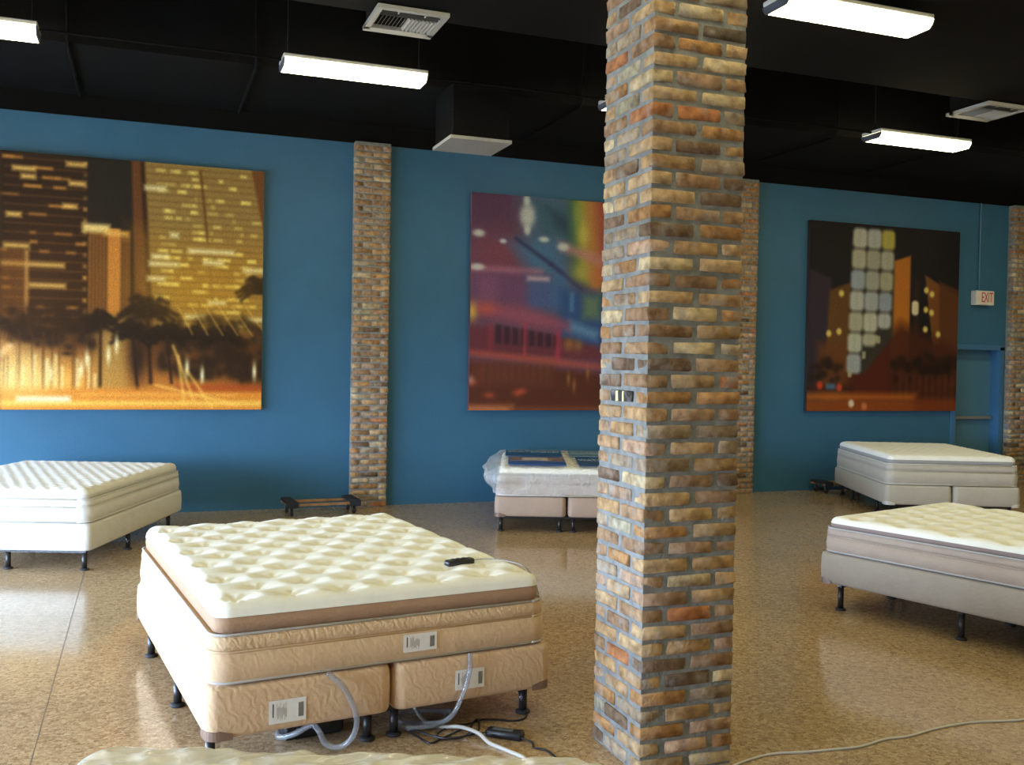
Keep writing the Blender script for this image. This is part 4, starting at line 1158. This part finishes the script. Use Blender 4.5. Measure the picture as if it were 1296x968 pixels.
def painting(x0, x1, z0, z1, canvas, gain, edge_col, label, name):
    d = 0.065
    e = empty('canvas_print', ((x0 + x1) / 2, WALL_Y, z0), 0, label, 'canvas print', 'large canvas prints on the blue wall')
    w, h = x1 - x0, z1 - z0
    n = canvas.n
    a = np.clip(canvas.a, 0, 1)
    lin = np.where(a <= 0.04045, a / 12.92, ((a + 0.055) / 1.055) ** 2.4) * gain
    xs = np.linspace(-w / 2, w / 2, n + 1); zs = np.linspace(h, 0, n + 1)
    gx, gz = np.meshgrid(xs, zs)
    v = np.stack([gx, np.full_like(gx, -d), gz], -1).reshape(-1, 3)
    idx = np.arange((n + 1) ** 2).reshape(n + 1, n + 1)
    fc = np.stack([idx[:-1, :-1], idx[1:, :-1], idx[1:, 1:], idx[:-1, 1:]], -1).reshape(-1, 4)
    me = bpy.data.meshes.new('printed_canvas')
    me.from_pydata(v.tolist(), [], fc.tolist())
    at_ = me.color_attributes.new('print', 'FLOAT_COLOR', 'CORNER')
    cols = np.ones((n * n, 4, 4), dtype=np.float32)
    cols[:, :, :3] = np.clip(lin, 0, 1).reshape(-1, 1, 3)
    at_.data.foreach_set('color', cols.ravel())
    link('printed_canvas', me, art_mat(name), e)
    MB().box(-w / 2, -d + 0.0015, 0, w / 2, -0.004, h).build('stretcher_frame', simple(name + '_edge', edge_col, 0.7), e)
    return e
PZ0, PZ1 = 1.065, 3.545
painting(-1.335, 1.147, PZ0, PZ1 + 0.01, art_skyline(), 0.95, (0.10, 0.055, 0.02), 'canvas print of gold-lit night towers, palms and street light trails', 'skyline_print')
painting(3.44, 5.90, PZ0 - 0.01, PZ1 - 0.02, art_neon(), 1.0, (0.10, 0.05, 0.07), 'canvas print of a blurred rainbow neon building, partly behind the brick pillar', 'neon_print')
painting(8.06, 10.56, PZ0 - 0.02, PZ1 - 0.02, art_tower(), 0.72, (0.03, 0.02, 0.02), 'canvas print of a lit glass-block tower beside an orange building at night', 'tower_print')

# ------------------------------------------------------------------ exit sign
ex = empty('exit_sign', (11.01, WALL_Y - 0.10, 2.53), 0, 'white exit sign with red letters on a conduit above the blue door', 'sign')
MB().bbox(-0.165, 0, 0, 0.165, 0.1, 0.20, 0.006).build('housing', M['white_metal'], ex)
M['exit_face'] = simple('exit_sign_face', (0.70, 0.66, 0.56), 0.5)
M['exit_red'] = simple('exit_sign_red', (0.60, 0.03, 0.02), 0.5)
MB().box(-0.155, -0.003, 0.010, 0.155, 0.001, 0.19).build('face', M['exit_face'], ex)
me = text_mesh('EXIT', 0.20, 0.002)
lo = min(v.co.x for v in me.vertices); hi = max(v.co.x for v in me.vertices)
for v in me.vertices: v.co.x *= 0.20 / (hi - lo)
lt = link('lettering', me, M['exit_red'], ex, (0.03, -0.004, 0.10)); lt.rotation_euler = (R(90), 0, 0)
MB().cyl(-0.045, 0.075, 0.2, BAND_Z - 2.53, 0.009, n=8).build('conduit', M['frame_blue'], ex)

# ------------------------------------------------------------------ ceiling lights
FX_L, FX_W, FX_Z = 1.22, 0.30, 4.0
lens_me = None
def make_light(x, y, top, label):
    e = empty('ceiling_light', (x, y, FX_Z), 0, label, 'ceiling light', 'fluorescent wraparound lights')
    h = FX_W / 2
    ln = MB()
    prof = [(-h, 0.058), (-h + 0.012, 0.030), (-h + 0.035, 0.004), (-h + 0.05, 0.0), (h - 0.05, 0.0), (h - 0.035, 0.004), (h - 0.012, 0.030), (h, 0.058)]
    v = [(0.012, a_, b_) for a_, b_ in prof] + [(FX_L - 0.012, a_, b_) for a_, b_ in prof]
    n = len(prof)
    fcs = [(k, k + 1, n + k + 1, n + k) for k in range(n - 1)]
    ln.add(v, fcs).build('lens', M['lens'], e)
    hs = MB().bbox(0, -h + 0.004, 0.060, FX_L, h - 0.004, 0.095, 0.006)
    hs.build('housing', M['white_metal'], e)
    cap = [(a_ * 1.02, b_ - 0.002) for a_, b_ in prof]
    for x0 in (0.0, FX_L - 0.012):
        m_ = MB()
        v = [(x0, a_, b_) for a_, b_ in cap] + [(x0 + 0.012, a_, b_) for a_, b_ in cap]
        fc = [tuple(range(n)), tuple(range(2 * n - 1, n - 1, -1))] + [(k, n + k, n + k + 1, k + 1) for k in range(n - 1)] + [(0, n - 1, 2 * n - 1, n)]
        m_.add(v, fc).build('end_cap', M['cap'], e)
    for x0 in (0.05, FX_L - 0.05):
        wr = MB()
        wr.tube([(x0, -0.06, 0.095), (x0, 0.0, 0.20)], 0.0025, 5); wr.tube([(x0, 0.06, 0.095), (x0, 0.0, 0.20)], 0.0025, 5)
        wr.tube([(x0, 0, 0.195), (x0, 0, top - FX_Z)], 0.003, 5)
        wr.build('hanger', M['dark_metal'], e)
    return e
M['cap'] = simple('light_end_cap_grey', (0.10, 0.11, 0.13), 0.4)
def copy_light(src, x, y, label):
    r = src.copy(); COL.objects.link(r); r.location = (x, y, FX_Z); r['label'] = label
    for ch in src.children:
        k = ch.copy(); COL.objects.link(k); k.parent = r
    return r
XS = [-2.0, 1.03, 3.995, 7.08, 10.1]
names_r1 = ['lit ceiling light beside the one over the gold skyline picture, nearest the windows', 'lit ceiling light hanging between the louvred vent and the brick pilaster with the dolly',
            'lit ceiling light mostly hidden behind the free-standing brick pillar', 'small lit ceiling light hanging above the picture of the glass tower', 'lit ceiling light hanging over the exit door end of the room']
src = None
for x, lb in zip(XS, names_r1):
    if src is None: src = make_light(x, 8.29, CEIL_Z, lb)
    else: copy_light(src, x, 8.29, lb)
src2 = None
for x in XS:
    lb = 'large lit ceiling light under the black beam beside the brick pillar' if abs(x - 3.995) < 0.1 else 'lit ceiling light under the wide black beam'
    xx = 3.93 if abs(x - 3.995) < 0.1 else x
    if src2 is None: src2 = make_light(xx, 5.56, SOF_Z, lb)
    else: copy_light(src2, xx, 5.56, lb)
src3 = None
for y in (2.8, 0.05):
    for x in XS:
        if src3 is None: src3 = make_light(x, y, CEIL_Z, 'lit ceiling light in the row over the plastic wrapped bed')
        else: copy_light(src3, x, y, 'lit ceiling light in the row over the plastic wrapped bed')

# conduits joining the lights of the row
for a_, b_ in zip(XS, XS[1:]):
    pts = smooth_path([(a_ + FX_L, 8.29, 4.075), (a_ + FX_L + 0.3, 8.30, 4.078), (b_ - 0.4, 8.30, 4.082), (b_, 8.29, 4.075)], 4)
    tag(MB().tube(pts, 0.011, 6).build('electrical_conduit', M['black']), 'black painted conduit between two lights of the row by the soffit', 'conduit', 'conduits between the lights')
for x in (-0.62, 0.88, 4.0, 7.05, 8.7):
    pts = smooth_path([(x, 10.5, SOF_Z - 0.03), (x, 9.6, SOF_Z - 0.03), (x, 9.0, SOF_Z - 0.03), (x, 8.82, SOF_Z - 0.01), (x, 8.78, SOF_Z + 0.15), (x, 8.78, CEIL_Z)], 5)
    tag(MB().tube(pts, 0.016, 8).build('ceiling_pipe', M['black']), 'black painted pipe bending from the soffit up to the ceiling', 'pipe', 'black pipes at the soffit')

# ------------------------------------------------------------------ vents
def vent(x, y, s, z, top, label, blades=True):
    e = empty('ceiling_vent', (x, y, z), 0, label, 'vent')
    MB().bbox(-s / 2 + 0.02, -s / 2 + 0.02, 0.03, s / 2 - 0.02, s / 2 - 0.02, top - z, 0.01).build('duct_box', M['black'], e)
    fr = MB()
    b_ = 0.042 if blades else 0.02
    h = s / 2
    for (x0, y0, x1, y1) in ((-h, -h, h, -h + b_), (-h, h - b_ * (2.2 if blades else 1), h, h), (-h, -h + b_, -h + b_, h - b_), (h - b_, -h + b_, h, h - b_)):
        fr.box(x0, y0, 0, x1, y1, 0.03)
    fr.build('frame', M['vent_metal'], e)
    if not blades:
        MB().box(-h + b_, -h + b_, 0.003, h - b_, h - b_, 0.02).build('blank_panel', M['vent_metal'], e)
        return e
    n = 16
    x0, x1, y0, y1 = -h + b_, h - b_, -h + b_, h - b_ * 2.2
    bl = MB()
    hh = 0.03
    v = [(-0.010, 0, 0), (-0.008, 0, 0), (0.010, 0, hh), (0.008, 0, hh)]
    L_ = (y1 - y0) * 0.62
    v = [(p[0], 0, p[2]) for p in v] + [(p[0], L_, p[2]) for p in v]
    bl.add(v, [(0, 1, 2, 3), (7, 6, 5, 4), (0, 4, 5, 1), (1, 5, 6, 2), (2, 6, 7, 3), (3, 7, 4, 0)])
    me = bl.mesh('blade'); me.materials.append(M['vent_metal'])
    for k in range(n):
        xx = x0 + (k + 0.5) * (x1 - x0) / n
        o = link('blade', me, None, e, (xx, y1 - L_, 0.003))
        if k >= n // 2: o.scale = (-1, 1, 1)
    for k in range(3):
        yy = y0 + 0.012 + k * ((y1 - L_ - y0) / 3)
        q = MB(); q.add([(x0, yy, 0.006), (x1, yy, 0.006), (x1, yy + 0.018, 0.03), (x0, yy + 0.018, 0.03), (x0, yy + 0.002, 0.006), (x1, yy + 0.002, 0.006), (x1, yy + 0.02, 0.03), (x0, yy + 0.02, 0.03)],
                        [(0, 1, 2, 3), (7, 6, 5, 4), (0, 4, 5, 1), (3, 2, 6, 7), (0, 3, 7, 4), (1, 5, 6, 2)])
        q.build('cross_blade', M['vent_dark'], e)
    for xx in (x0 + (x1 - x0) * 0.28, x0 + (x1 - x0) * 0.72):
        MB().box(xx - 0.005, y0, 0.0, xx + 0.005, y0 + 0.04, 0.004).build('clip', M['white_metal'], e)
    return e
M['vent_dark'] = simple('vent_blade_grey', (0.30, 0.30, 0.28), 0.5)
vent(1.80, 7.19, 0.535, 4.125, CEIL_Z, 'white louvred ceiling vent over the middle of the blue wall')
vent(7.69, 7.36, 0.53, 4.125, CEIL_Z, 'louvred ceiling vent near the picture of the glass tower')
vent(2.90, 8.92, 0.60, 3.655, SOF_Z, 'blank white ceiling panel on a black duct box beside the brick pilaster', blades=False)
